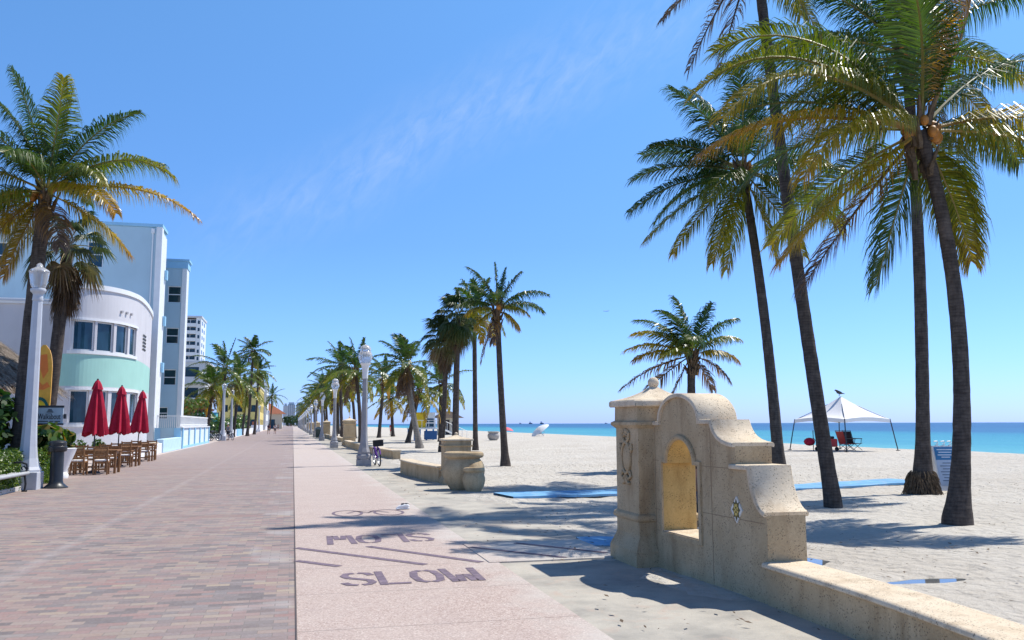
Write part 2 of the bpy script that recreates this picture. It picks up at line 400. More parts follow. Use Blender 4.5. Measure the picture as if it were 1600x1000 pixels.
FIBRE = M('palm_fibre', (.14, .10, .065), .4, 12, .95, .1, .8, 60)
COCO = M('coconut_husk', (.42, .17, .03), .25, 8, .5, .4, .2)
WHITE = M('white_paint', (.80, .80, .79), .03, 2, .5, .4, .05); STUCCO = M('white_stucco', (.60, .585, .60), .05, .6, .85, .2, .25, 60, dirt=(.50, .48, .49), obj=False)
MINT = M('mint_stucco', (.36, .61, .53), .05, .8, .85, .2, .25, 60, obj=False)
PALEB = M('pale_blue_stucco', (.45, .60, .67), .05, .4, .85, .2, .25, 50, dirt=(.39, .53, .60), obj=False)
SKYB = M('sky_blue_paint', (.32, .58, .78), .05, .7, .8, .2, .2, 50, obj=False)
LGREY = M('light_grey_render', (.62, .63, .65), .06, .3, .85, .2, .15, obj=False)
YELB = M('yellow_render', (.74, .60, .22), .06, .6, .85, .2, .1, obj=False)
TERRA = M('terracotta_roof', (.34, .13, .075), .3, 6, .85, .2, .5, 20)
GLASS = m_glass('dark_window_glass', (.022, .07, .115)); GLASSG = m_glass('green_window_glass', (.02, .06, .07))
TOWERG = m_glass('blue_tower_glass', (.10, .20, .36), .2)
LAMPG = M('grey_lamp_paint', (.50, .52, .56), .06, 4, .45, .45, .06); LAMPC = M('concrete_lamp_post', (.33, .325, .335), .12, 5, .75, .3, .2)
BLACK = M('black_metal', (.018, .02, .024), .2, 8, .38, .5, .05); DGREY = M('dark_grey_plastic', (.05, .055, .06), .2, 6, .5, .4, .05)
GREENB = M('green_bin_paint', (.05, .075, .065), .2, 6, .5, .4, .1)
WOOD = m_wood('oiled_teak', (.20, .095, .04), (.36, .19, .085)); GWOOD = m_wood('weathered_slats', (.26, .255, .26), (.42, .41, .42))
RED = M('burgundy_canvas', (.40, .016, .045), .18, 5, .8, .2, .15, 90); REDP = M('red_plastic', (.45, .02, .02), .15, 5, .45, .4, .05)
CUSH = M('white_cushion', (.78, .77, .76), .05, 8, .9, .1, .2)
PURPLE = M('violet_paint', (.14, .022, .32), .1, 5, .3, .5, 0); RUBBER = M('tyre_rubber', (.02, .02, .022), .2, 9, .8, .2, .1)
STEEL = M('steel', (.5, .5, .52), .05, 8, .3, .5, 0, metal=1)
MATB = M('blue_beach_mat', (.17, .38, .60), .18, 3, .85, .2, .5, 90, dirt=(.58, .57, .53), obj=False)
CANVAS = M('white_canvas', (.80, .79, .78), .04, 3, .85, .2, .2, 12)
PAINTV = M('worn_violet_marking', (.175, .135, .17), .25, 9, .85, .2, .2, 60, dirt=(.42, .33, .285), obj=False)
SKIN = M('skin', (.44, .235, .16), .08, 9, .55, .35, .05); SKIND = M('tanned_skin', (.27, .135, .085), .08, 9, .55, .35, .05)
YELLOW = M('yellow_paint', (.80, .55, .03), .05, 3, .6, .3, .05); ORANGE = M('orange_paint', (.80, .20, .03), .1, 3, .5, .4, .05)
BLUER = M('blue_metal_roof', (.05, .28, .66), .08, 2, .5, .4, .1); BROOF = M('brown_shingle', (.10, .078, .065), .25, 6, .9, .2, .4)
TURQ = M('turquoise_awning', (.20, .62, .60), .05, 3, .8, .2, .1)
def plain(name, c, rough=.7): return M(name, c, .1, 6, rough, .3, .1, 60)
def m_globe():
    t = NT('milky_globe'); t.col(t.ramp(t.noise(t.pos(obj=True), 6, 3), [(.3, (.72, .73, .75)), (.7, (.85, .86, .88))]))
    m = t.set(.12, .6); t.b.inputs['Transmission Weight'].default_value = .62; t.b.inputs['IOR'].default_value = 1.25
    return m
GLOBE = m_globe()
def m_puddle():
    t = NT('puddle_water'); t.col(t.ramp(t.noise(t.pos(), 3, 3), [(.3, (.10, .11, .12)), (.7, (.18, .18, .17))])); return t.set(.03, .8)
PUDDLE = m_puddle()
# ---------------------------------------------------------------- plants
def rv(rng): return Vector((rng.uniform(-1, 1), rng.uniform(-1, 1), rng.uniform(-1, 1)))
UPZ = Vector((0, 0, 1))
def frond(lf, st, base, az, el, L, droop, wind, n, leaf, age, rng, wl=.042, sag=.7, segs=12, dead=False, kink=None):
    p = Vector(base); d = Vector((math.cos(el)*math.cos(az), math.cos(el)*math.sin(az), math.sin(el)))
    roll = rng.uniform(-.5, .5)
    s0 = Vector((-math.sin(az), math.cos(az), 0)); P = [p.copy()]; D = [d.copy()]
    for i in range(segs):
        t = i/segs
        d = d+Vector((0, 0, -droop*(.25+1.25*t)/segs))+wind*((.15+1.1*t)/segs)
        if kink and abs(t-kink) < .5/segs: d = d+Vector((0, 0, -1.3))
        d.normalize(); p = p+d*(L/segs); P.append(p.copy()); D.append(d.copy())
    dk = rng.uniform(0, .35)
    st.tube(P, [.032*L/3.6*(1-.85*i/segs)+.004 for i in range(segs+1)], 4, False, (min(1, age*.8+.15) if not dead else 1, dk, 0, 1))
    for j in range(n):
        t = .13+.865*j/(n-1); f = t*segs; i = min(segs-1, int(f)); u = f-i
        q = P[i].lerp(P[i+1], u); dd = D[i].lerp(D[i+1], u).normalized()
        s = s0-dd*s0.dot(dd); s.normalize(); nu = s.cross(dd)
        if nu.z < 0: nu = -nu
        s = (s*math.cos(roll*t)+nu*math.sin(roll*t)).normalized()
        prof = min(1, (t-.04)/.22)**.6*(1-.66*max(0, (t-.4)/.6)**1.4)
        for sd in (-1, 1):
            if rng.random() < (.35 if dead else .035): continue
            l = leaf*prof*rng.uniform(.82, 1.1)
            a = 1.0-.42*t+rng.uniform(-.08, .08)
            dr = (s*(sd*a)+dd*(.26+.5*t)+nu*rng.uniform(.05, .3)+rv(rng)*.07).normalized()
            g = sag*rng.uniform(.6, 1.4)
            d2 = (dr+Vector((0, 0, -g*.8))+wind*.6).normalized(); d3 = (dr*.55+Vector((0, 0, -g*1.9))+wind*1.1).normalized()
            m1 = q+dr*(l*.34); m2 = m1+d2*(l*.34); tp = m2+d3*(l*.34)
            wv = (dd-dr*dd.dot(dr)); wv.normalize(); wv = (wv+nu*rng.uniform(-.5, .5)).normalized()*(wl*.5)
            ag = age+rng.uniform(-.07, .07)+(.20*t**3 if age > .3 else .10*t**4)
            c = (max(0, min(1, ag)), min(1, max(0, dk+rng.uniform(-.2, .25))), 0, 1)
            lf.add([q-wv*.5, q+wv*.5, m1+wv, m1-wv, m2+wv*.6, m2-wv*.6, tp], [(0, 1, 2, 3), (3, 2, 4, 5), (5, 4, 6)], c)
SR = Vector((math.cos(YAW), math.sin(YAW), 0)); ST = Vector((math.sin(YAW), -math.cos(YAW), 0))
def fronds(spec, n, leaf, wl, wind, seed, ls=1.0):
    """hand-placed fronds: (angle in the vertical plane facing the road's end, turn towards the viewer, length, droop, age, sag, wind factor)"""
    def go(h, lf, st, dl):
        rng = random.Random(seed)
        for (ph, de, L, dr, age, sag, wf) in spec:
            dr = dr*1.25; L = L*ls; sag = sag*1.15+.12
            d = (SR*math.cos(rad(ph))+UPZ*math.sin(rad(ph)))*math.cos(rad(de))+ST*math.sin(rad(de)); az = math.atan2(d.y, d.x); el = math.asin(max(-1, min(1, d.z)))
            dead = age > .9; a, b = (dl, dl) if dead else (lf, st)
            frond(a, b, h+Vector((d.x, d.y, 0))*.12+UPZ*(.12*math.sin(rad(ph))), az, el, L, dr, wind*wf, n, leaf*rng.uniform(.92, 1.08), age, rng, wl, sag, 14, dead)
    return go
def crown(base, L, nf, wind, seed, n=52, leaf=.62, wl=.042, ndead=3, hi=82, low=-38, age0=.12, age1=.62, segs=12, spread=None):
    rng = random.Random(seed); lf = MB(); st = MB(); dl = MB()
    a0 = rng.uniform(0, 6.28)
    for k in range(nf):
        u = k/max(1, nf-1); az = a0+k*2.39996+rng.uniform(-.2, .2)
        el = rad(hi+(low-hi)*(u**.85)+rng.uniform(-9, 9))
        ln = L*(.72+.36*min(1, u*2.2))*rng.uniform(.86, 1.08)*(1 if u < .85 else .92)
        age = age0+(age1-age0)*u**1.7+rng.uniform(-.07, .07)
        frond(lf, st, Vector(base)+Vector((math.cos(az), math.sin(az), 0))*.1+UPZ*(.35*(1-u)-.1), az, el, ln, .75+.75*u+rng.uniform(-.2, .25), wind*rng.uniform(.65, 1.3), n, leaf*rng.uniform(.88, 1.1), age, rng, wl, .35+.75*u, segs)
    for k in range(ndead):
        az = rng.uniform(0, 6.28)
        frond(dl, dl, Vector(base)+Vector((math.cos(az), math.sin(az), -.9))*.14, az, rad(rng.uniform(-86, -66) if ndead > 10 else rng.uniform(-62, -35)), L*rng.uniform(.55, .85), 1.6, wind*.5, int(n*.8), leaf*.8, .97, rng, wl*.9, 1.6, segs, True)
    return lf, st, dl
def trunk_mb(top, bend, r0, r1, segs, nside, seed, flare=1.5, fh=.32):
    rng = random.Random(seed); top = Vector(top); c = top*.5+Vector(bend)
    P = []; R = []
    for i in range(segs+1):
        t = i/segs
        p = c*(2*t*(1-t))+top*(t*t); h = p.z
        P.append(p); R.append((r0+(r1-r0)*t**.75)*(1+(flare-1)*math.exp(-h/fh))*(1+rng.uniform(-.028, .028)))
    P[0] = Vector((0, 0, -.25)); mb = MB(); mb.tube(P, R, nside)
    # boot stubs just under the crown
    return mb
def shift(mb, o):
    mb.v = [(a+o[0], b+o[1], c+o[2]) for a, b, c in mb.v]; return mb
def coco_palm(label, base, top, bend=(0, 0, 0), r0=.19, r1=.12, L=3.7, nf=26, wind=Vector((-.55, -.12, 0)), seed=1, n=54, leaf=.64, wl=.045, ndead=3, nuts=7, segs=44, nside=14, bark=None, group=None, roots=False, extra=None, flare=1.5, fh=.32, **kw):
    base = Vector(base); top = Vector(top); o = thing('coconut_palm', label, 'palm tree', base, 0, group)
    h = top-base; rng = random.Random(seed+77)
    trunk_mb(h, bend, r0, r1, segs, nside, seed, flare, fh).build('trunk', bark or TRUNK, o, True)
    lf, st, dl = crown(h, L, nf, wind, seed, n, leaf, wl, ndead, **kw)
    if extra: extra(h, lf, st, dl)
    lf.build('crown', FROND, o, False, True, False); st.build('leaf_stalks', STALK, o, True, True, False)
    if dl.v: dl.build('dead_fronds', FROND, o, False, True, False)
    f = MB()
    for k in range(26):
        a = rng.uniform(0, 6.28); z = rng.uniform(-.75, .25); r = r1*1.15+.05*(z+.75)
        p = h+Vector((math.cos(a)*r, math.sin(a)*r, z)); q = p+Vector((math.cos(a)*.16, math.sin(a)*.16, rng.uniform(.15, .42)))
        f.tube([p-UPZ*.12, p, q], [.05, .06, .015], 5)
    f.build('boot_fibre', FIBRE, o, False)
    if nuts:
        c = MB()
        for k in range(nuts):
            a = rng.uniform(0, 6.28); r = rng.uniform(.16, .34)
            c.ball(h+Vector((math.cos(a)*r, math.sin(a)*r, rng.uniform(-.22, .18))), rng.uniform(.075, .11), 10, (1, 1, 1.25))
        c.build('coconut_cluster', COCO, o, True)
    if roots:
        rt = MB()
        for k in range(420):
            a = rng.uniform(0, 6.28); z = rng.uniform(.08, .5); r = r0*(1+(flare-1)*math.exp(-z/fh))*.98
            p = Vector((math.cos(a)*r, math.sin(a)*r, z)); l = rng.uniform(.1, .24); a2 = a+rng.uniform(-.5, .5)
            q = p+Vector((math.cos(a2)*l*.6, math.sin(a2)*l*.6, -min(z+.05, l*rng.uniform(.6, 1.3))))
            rt.tube([p, p.lerp(q, .5)+Vector((math.cos(a), math.sin(a), .6))*.02, q], [.012, .011, .005], 4)
        rt.build('root_mat', FIBRE, o)
    return o
def fan_leaf(lf, st, base, az, el, Lp, R, age, rng, nb=26, droop=.5, wind=Vector((0, 0, 0))):
    p = Vector(base); d = Vector((math.cos(el)*math.cos(az), math.cos(el)*math.sin(az), math.sin(el))); P = [p.copy()]
    for i in range(6):
        d = (d+Vector((0, 0, -droop/6))+wind/8).normalized(); p = p+d*(Lp/6); P.append(p.copy())
    st.tube(P, [.022, .02, .018, .016, .014, .012, .01], 4, False, (age*.8+.1, .2, 0, 1))
    s = Vector((-math.sin(az), math.cos(az), 0)); nu = s.cross(d)*-1
    if nu.z < 0: nu = -nu
    dk = rng.uniform(0, .4)
    for k in range(nb):
        a0 = rad(-128)+rad(256)*k/nb; a1 = a0+rad(256)/nb; am = (a0+a1)/2
        e = lambda a: (d*math.cos(a)+s*math.sin(a))
        r = R*(.68+.32*math.cos(am*.6))*rng.uniform(.9, 1.06); m = r*.52
        fold = nu*(.06*R*(1 if k % 2 else -1))
        dr = e(am); sag = (.18+.55*droop)*r
        tip = p+dr*r*.92+Vector((0, 0, -sag*rng.uniform(.6, 1.3)))+wind*.3*r
        c = (max(0, min(1, age+rng.uniform(-.07, .07)+(.06 if age > .35 else 0))), min(1, dk+rng.uniform(0, .2)), 0, 1)
        lf.add([p, p+e(a0)*m, p+e(a1)*m, p+dr*m+fold, tip], [(0, 1, 3), (0, 3, 2), (1, 4, 3), (3, 4, 2)], c)
def fan_palm(label, base, top, bend=(0, 0, 0), r0=.2, r1=.18, R=.8, Lp=1.1, nf=32, seed=1, skirt=16, group=None, bark=None, top_el=80, low=-45, wind=Vector((-.25, -.05, 0)), nb=26, age1=.55, skz=.9):
    base = Vector(base); h = Vector(top)-base; o = thing('fan_palm', label, 'palm tree', base, 0, group); rng = random.Random(seed)
    trunk_mb(h, bend, r0, r1, 26, 12, seed, 1.25).build('trunk', bark or TRUNK, o, True)
    lf = MB(); st = MB(); dl = MB()
    for k in range(nf):
        u = k/(nf-1)
        fan_leaf(lf, st, h+UPZ*(.2-.3*u), k*2.39996+rng.uniform(-.2, .2), rad(top_el+(low-top_el)*u+rng.uniform(-8, 8)), Lp*rng.uniform(.8, 1.1), R*rng.uniform(.85, 1.1), .08+(age1-.08)*u**1.6+rng.uniform(-.05, .05), rng, nb, .4+.5*u, wind)
    for k in range(skirt):
        z = -rng.uniform(.1, skz)
        fan_leaf(dl, dl, h+UPZ*z, rng.uniform(0, 6.28), rad(rng.uniform(-88, -52)), Lp*rng.uniform(.5, .9), R*rng.uniform(.6, .95), rng.uniform(.8, 1), rng, nb, 1.1, wind*.3)
    lf.build('crown', FAN, o, False, True, False); st.build('leaf_stalks', STALK, o, True, True, False)
    if dl.v: dl.build('dead_skirt', FAN, o, False, True, False)
    return o
def leaf_blob(mb, c, r, n, size, rng, lobes=5, round_leaf=False, age=(0, .6)):
    C = Vector(c); r = Vector(r)
    cs = [(Vector((rng.uniform(-.55, .55), rng.uniform(-.55, .55), rng.uniform(-.5, .5))), rng.uniform(.4, .68)) for _ in range(lobes)]
    for _ in range(n):
        lc, lr = rng.choice(cs); d = rv(rng)
        if d.length < 1e-3: continue
        d.normalize(); q = lc+d*(lr*rng.uniform(.72, 1.05)); p = C+Vector((q.x*r.x, q.y*r.y, q.z*r.z))
        nrm = (d+rv(rng)*.8+UPZ*.25).normalized(); u = nrm.cross(rv(rng)).normalized(); w = nrm.cross(u); s = size*rng.uniform(.6, 1.25)
        col = (rng.uniform(*age), rng.uniform(0, .5), 0, 1)
        if round_leaf:
            mb.add([p+(u*math.cos(k*math.pi/4)+w*math.sin(k*math.pi/4))*s for k in range(8)], [tuple(range(8))], col)
        else:
            mb.add([p-u*s, p+w*s*.42, p+u*s, p-w*s*.42], [(0, 1, 2, 3)], col)
def shrub(name, label, cat, c, r, n, size, seed, mat=None, round_leaf=False, age=(0, .6), group=None, lobes=6, stems=5):
    o = thing(name, label, cat, (c[0], c[1], 0), 0, group); rng = random.Random(seed); mb = MB()
    leaf_blob(mb, (0, 0, c[2]), r, n, size, rng, lobes, round_leaf, age)
    mb.build('foliage', mat or BUSH, o, False, True, False); st = MB()
    for k in range(stems):
        a = rng.uniform(0, 6.28); q = Vector((math.cos(a)*r[0]*.5, math.sin(a)*r[1]*.5, c[2]+r[2]*.3))
        st.tube([(math.cos(a)*.1, math.sin(a)*.1, -.05), q*.5+Vector((0, 0, .1)), q], [.04, .03, .012], 5)
    st.build('stems', FIBRE, o); return o
# ---------------------------------------------------------------- ground, road, sea
def W_(mb, name, m, parent, sm=False, **kw):            # shape given in world coordinates, stored relative to its thing
    l = parent.location; mb.v = [(a-l.x, b-l.y, c-l.z) for a, b, c in mb.v]; return mb.build(name, m, parent, sm, **kw)
def axis(*segs):
    out = []
    for a, b, st in segs:
        n = max(1, int(round((b-a)/st))); out += [a+(b-a)*i/n for i in range(n)]
    return out+[segs[-1][1]]
PUD = [(6.55, 8.22, .42, .13), (6.05, 9.75, .3, .3)]
def build_ground():
    xs = axis((-2500, -300, 400), (-300, 2, 30), (2, 3, .5), (3, 18, .16), (18, 30, .4), (30, 46, 1.0), (46, 70, 8))
    ys = axis((-60, 2, 8), (2, 34, .16), (34, 70, .5), (70, 200, 4), (200, 1000, 40), (1000, 6000, 500))
    vs = []; nx = len(xs)
    for y in ys:
        for x in xs:
            z = hs(x, y)-.035*(1-smooth(2.6, 4.4, x))
            for (qx, qy, qa, qb) in PUD: z -= .085*math.exp(-((x-qx)/qa)**2-((y-qy)/qb)**2) if abs(x-qx) < 2 and abs(y-qy) < 2 else 0
            if 2.4 < x < 34 and 1 < y < 70:
                k = smooth(2.8, 5.2, x)
                n1 = noise.noise(Vector((x*.45, y*.45, 1.3))); n2 = noise.noise(Vector((x*1.6, y*1.6, 5.1))); n3 = noise.noise(Vector((x*4.2, y*4.2, 9.7)))
                for (qx, qy, qa, qb) in PUD: n1 *= 1-math.exp(-((x-qx)**2+(y-qy)**2)/1.4)
                z += (n1*.045+n2*.028+n3*.016*(1 if x < 19 and y < 34 else 0))*k+.018*n2*(1-k)*smooth(2.4, 3.2, x)
            vs.append((x, y, z))
    fs = [(j*nx+i, j*nx+i+1, (j+1)*nx+i+1, (j+1)*nx+i) for j in range(len(ys)-1) for i in range(nx-1)]
    mb = MB(); mb.v = vs; mb.f = fs; mb.c = []
    structure(mb.build('ground', SAND, None, True, fixn=False))
    EX = .07
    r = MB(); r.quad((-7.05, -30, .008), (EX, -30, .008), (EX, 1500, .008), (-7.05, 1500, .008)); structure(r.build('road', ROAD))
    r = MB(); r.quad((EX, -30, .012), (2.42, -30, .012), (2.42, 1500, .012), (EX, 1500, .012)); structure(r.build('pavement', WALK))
    # thin dark expansion joint between bricks and concrete
    r = MB(); r.quad((EX-.008, -30, .0155), (EX+.005, -30, .0155), (EX+.005, 400, .0155), (EX-.008, 400, .0155)); structure(r.build('road_joint', plain('joint_sealant', (.12, .10, .095), .9)))
    r = MB(); n = 120; pr = None
    for i in range(n+1):
        y = -10+i*1.2; xr = 4.35+.5*noise.noise(Vector((0, y*.25, 3)))+.25*noise.noise(Vector((0, y*.9, 8)))
        if pr: r.quad((2.36, pr[0], .003), (pr[1], pr[0], .003), (xr, y, .003), (2.36, y, .003))
        pr = (y, xr)
    structure(r.build('path', APRON))
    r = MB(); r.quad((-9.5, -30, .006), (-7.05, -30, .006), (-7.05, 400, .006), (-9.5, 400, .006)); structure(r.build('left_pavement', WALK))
    r = MB(); r.box((-6.72, 20.8, .05), (.16, 9.2, .13), 0, .015); structure(r.build('kerb', plain('kerb_concrete', (.50, .47, .44), .85)))
    # sea out to the horizon
    s = MB(); s.quad((20, -3000, -.42), (90000, -30000, -.42), (90000, 90000, -.42), (20, 90000, -.42)); structure(s.build('sea', SEA))
build_ground()
# crossing slab with violet diagonal stripes
r = MB(); r.boxz(2.30, 3.98, 10.42, 12.12, -.05, .022, .006); structure(r.build('ramp', WALK))
def ribbon(mb, pts, w, z):
    pts = [Vector((a, b, 0)) for a, b in pts]
    L = []; R_ = []
    for i, p in enumerate(pts):
        d = pts[min(i+1, len(pts)-1)]-pts[max(i-1, 0)]; d.normalize(); n = Vector((-d.y, d.x, 0))*w*.5
        L.append(p+n); R_.append(p-n)
    for i in range(len(pts)-1):
        mb.quad((*L[i].xy, z), (*R_[i].xy, z), (*R_[i+1].xy, z), (*L[i+1].xy, z))
S_ = [[(1, .74), (.86, .9), (.58, .93)], [(.44, .93), (.2, .9), (.08, .73), (.22, .58), (.6, .47), (.88, .37), (.95, .22), (.8, .1), (.6, .07)], [(.46, .07), (.18, .1), (.02, .25)]]
L_ = [[(.12, 1), (.12, 0)], [(.28, .07), (1, .07)]]
O_ = [[(.42, .94), (.16, .84), (.06, .5), (.16, .16), (.42, .06)], [(.58, .94), (.84, .84), (.94, .5), (.84, .16), (.58, .06)]]
W3 = [[(.04, 1), (.14, 0)], [(.36, .02), (.45, .5)], [(.68, .5), (.77, .02)], [(.99, 0), (1.06, 1)]]
def slow(x0, x1, y0, y1, flip, label):
    mb = MB(); w = (x1-x0)/4.5
    for k, g in enumerate((S_, L_, O_, W3)):
        for pl in g:
            P = []
            for u, v in pl:
                x = x0+k*w*1.166+u*w; y = y0+v*(y1-y0)
                if flip: x, y = x0+x1-x, y0+y1-y
                P.append((x, y))
            ribbon(mb, P, .088, .0165)
    tag(mb.build('road_marking', PAINTV), label, 'road marking', 'violet markings on the pink pavement')
slow(.55, 1.98, 9.28, 10.12, False, 'violet stencilled word SLOW reading upright, nearest the camera')
slow(.56, 2.0, 12.5, 13.45, True, 'violet stencilled word SLOW painted upside down beyond the diagonal stripes')
for (a, b), lb in (([(.08, 12.30), (1.55, 10.47)], 'long violet diagonal stripe starting at the brick edge'), ([(.08, 11.16), (.565, 10.6)], 'short violet diagonal stripe at the brick edge'),
               ([(1.02, 12.2), (2.22, 10.48)], 'violet diagonal stripe in the middle of the crossing')):
    mb = MB(); ribbon(mb, [a, b], .11, .0165); tag(mb.build('crossing_stripe', PAINTV), lb, 'road marking', 'violet markings on the pink pavement')
for (a, b), lb in (([(2.33, 11.7), (3.28, 10.5)], 'violet diagonal stripe on the ramp slab'), ([(3.0, 11.95), (3.9, 10.75)], 'faint violet diagonal stripe nearest the stone pillar')):
    mb = MB(); ribbon(mb, [a, b], .085, .0262); tag(mb.build('crossing_stripe', PAINTV), lb, 'road marking', 'violet markings on the pink pavement')
def bike_mark():
    mb = MB()
    for cx, in ((1.02,), (1.78,)):
        ribbon(mb, [(cx+.26*math.cos(k*math.pi/14), 16.75+.5*math.sin(k*math.pi/14)) for k in range(29)], .055, .0165)
    ribbon(mb, [(1.02, 16.75), (1.2, 17.1), (1.5, 17.1), (1.4, 16.75), (1.2, 17.1)], .05, .0165)
    ribbon(mb, [(1.4, 16.75), (1.55, 17.15)], .05, .0165); ribbon(mb, [(1.5, 17.1), (1.78, 16.75)], .05, .0165)
    tag(mb.build('bicycle_marking', PAINTV), 'violet bicycle symbol painted on the pavement beyond the words', 'road marking', 'violet markings on the pink pavement')
bike_mark()
def mat_strip(pts, w, label, dz=.02):
    mb = MB(); pts = [Vector(p) for p in pts]; pr = None
    for i, p in enumerate(pts):
        d = (pts[min(i+1, len(pts)-1)]-pts[max(i-1, 0)]).normalized(); n = Vector((-d.y, d.x, 0))*w/2
        a, b = p+n, p-n; za, zb = hs(a.x, a.y)+dz, hs(b.x, b.y)+dz
        a = Vector((a.x, a.y, za+.02*noise.noise(a*1.3))); b = Vector((b.x, b.y, zb+.02*noise.noise(b*1.3)))
        if pr:
            mb.quad(pr[0], pr[1], b, a); mb.quad(pr[0]-UPZ*.05, a-UPZ*.05, b-UPZ*.05, pr[1]-UPZ*.05)
            mb.quad(pr[1], pr[1]-UPZ*.05, b-UPZ*.05, b); mb.quad(pr[0], a, a-UPZ*.05, pr[0]-UPZ*.05)
        pr = (a, b)
    tag(mb.build('beach_mat', MATB), label, 'beach mat', 'blue access mats on the sand')
mat_strip([(4.65+i*.55, 19.6+.12*math.sin(i*.4)+.02*i, 0) for i in range(21)], 1.3, 'long blue woven access mat crossing the sand behind the stone wall', .055)
mat_strip([(3.95+i*.3, 11.95-.05*i, 0) for i in range(7)], .85, 'short blue mat beside the stone pillar, partly sanded over', .018)
def puddle(cx, cy, rx, ry, seed, label):
    rng = random.Random(seed); mb = MB(); n = 28; z = -.022
    P = [(cx+math.cos(k*6.283/n)*rx*(1+.3*noise.noise(Vector((k*.4, seed, 0)))), cy+math.sin(k*6.283/n)*ry*(1+.45*noise.noise(Vector((k*.5, seed, 4)))), z) for k in range(n)]
    mb.add(P, [tuple(range(n))]); o = mb.build('puddle', PUDDLE); tag(o, label, 'puddle', 'puddles on the sand')
puddle(6.55, 8.22, .95, .5, 2, 'long shallow puddle on the sand behind the low wall')
puddle(6.05, 9.75, .6, .6, 5, 'small puddle on the sand at the stepped end of the stone wall')

# ---------------------------------------------------------------- stone monument, piers, low walls, pots
def sq(mb, cx, cy, hw, z0, z1, hw2=None, bev=0):
    h2 = hw if hw2 is None else hw2
    vs = [(cx+i*hw, cy+j*hw, z0) for i, j in ((-1, -1), (1, -1), (1, 1), (-1, 1))]+[(cx+i*h2, cy+j*h2, z1) for i, j in ((-1, -1), (1, -1), (1, 1), (-1, 1))]
    mb.add(vs, [(3, 2, 1, 0), (4, 5, 6, 7), (0, 1, 5, 4), (1, 2, 6, 5), (2, 3, 7, 6), (3, 0, 4, 7)])
def sqprof(mb, cx, cy, prof):
    for (a, z0), (b, z1) in zip(prof[:-1], prof[1:]):
        vs = [(cx+i*a, cy+j*a, z0) for i, j in ((-1, -1), (1, -1), (1, 1), (-1, 1))]+[(cx+i*b, cy+j*b, z1) for i, j in ((-1, -1), (1, -1), (1, 1), (-1, 1))]
        mb.add(vs, [(0, 1, 5, 4), (1, 2, 6, 5), (2, 3, 7, 6), (3, 0, 4, 7)])
    a, z = prof[0]; mb.quad((cx-a, cy+a, z), (cx+a, cy+a, z), (cx+a, cy-a, z), (cx-a, cy-a, z))
    a, z = prof[-1]; mb.quad((cx-a, cy-a, z), (cx+a, cy-a, z), (cx+a, cy+a, z), (cx-a, cy+a, z))
def pier_parts(o, cx, cy, H, hw, full=True):
    k = H/2.0
    p = MB(); sqprof(p, cx, cy, [(hw*1.19, -.05), (hw*1.19, .17*k), (hw*1.17, .19*k), (hw*1.03, .30*k), (hw, .34*k), (hw, .50*k)]); W_(p, 'plinth', STONE, o)
    p = MB(); sqprof(p, cx, cy, [(hw*1.0, .49*k), (hw*1.08, .505*k), (hw*1.10, .53*k), (hw*1.08, .56*k), (hw*.99, .585*k), (hw*.99, 1.545*k)]); W_(p, 'shaft', STONE, o)
    p = MB(); sqprof(p, cx, cy, [(hw*.98, 1.54*k), (hw*1.05, 1.56*k), (hw*1.13, 1.585*k), (hw*1.13, 1.615*k), (hw*1.02, 1.635*k), (hw*1.01, 1.80*k)]); W_(p, 'cornice', STONE, o)
    c = MB(); pr = [(hw*1.14, 1.795*k), (hw*1.17, 1.81*k), (hw*1.17, 1.855*k), (hw*1.13, 1.872*k)]
    for i in range(1, 8):
        t = i/7; pr.append((hw*(1.13*(1-t)**1.0+.10*t), (1.872+.165*(t*.55+.45*t*t*t))*k))
    sqprof(c, cx, cy, pr); W_(c, 'cap', STONETOP, o)
    b = MB(); b.ball((cx, cy, 2.085*k), .068*k, 18); W_(b, 'ball_finial', STONETOP, o, True)
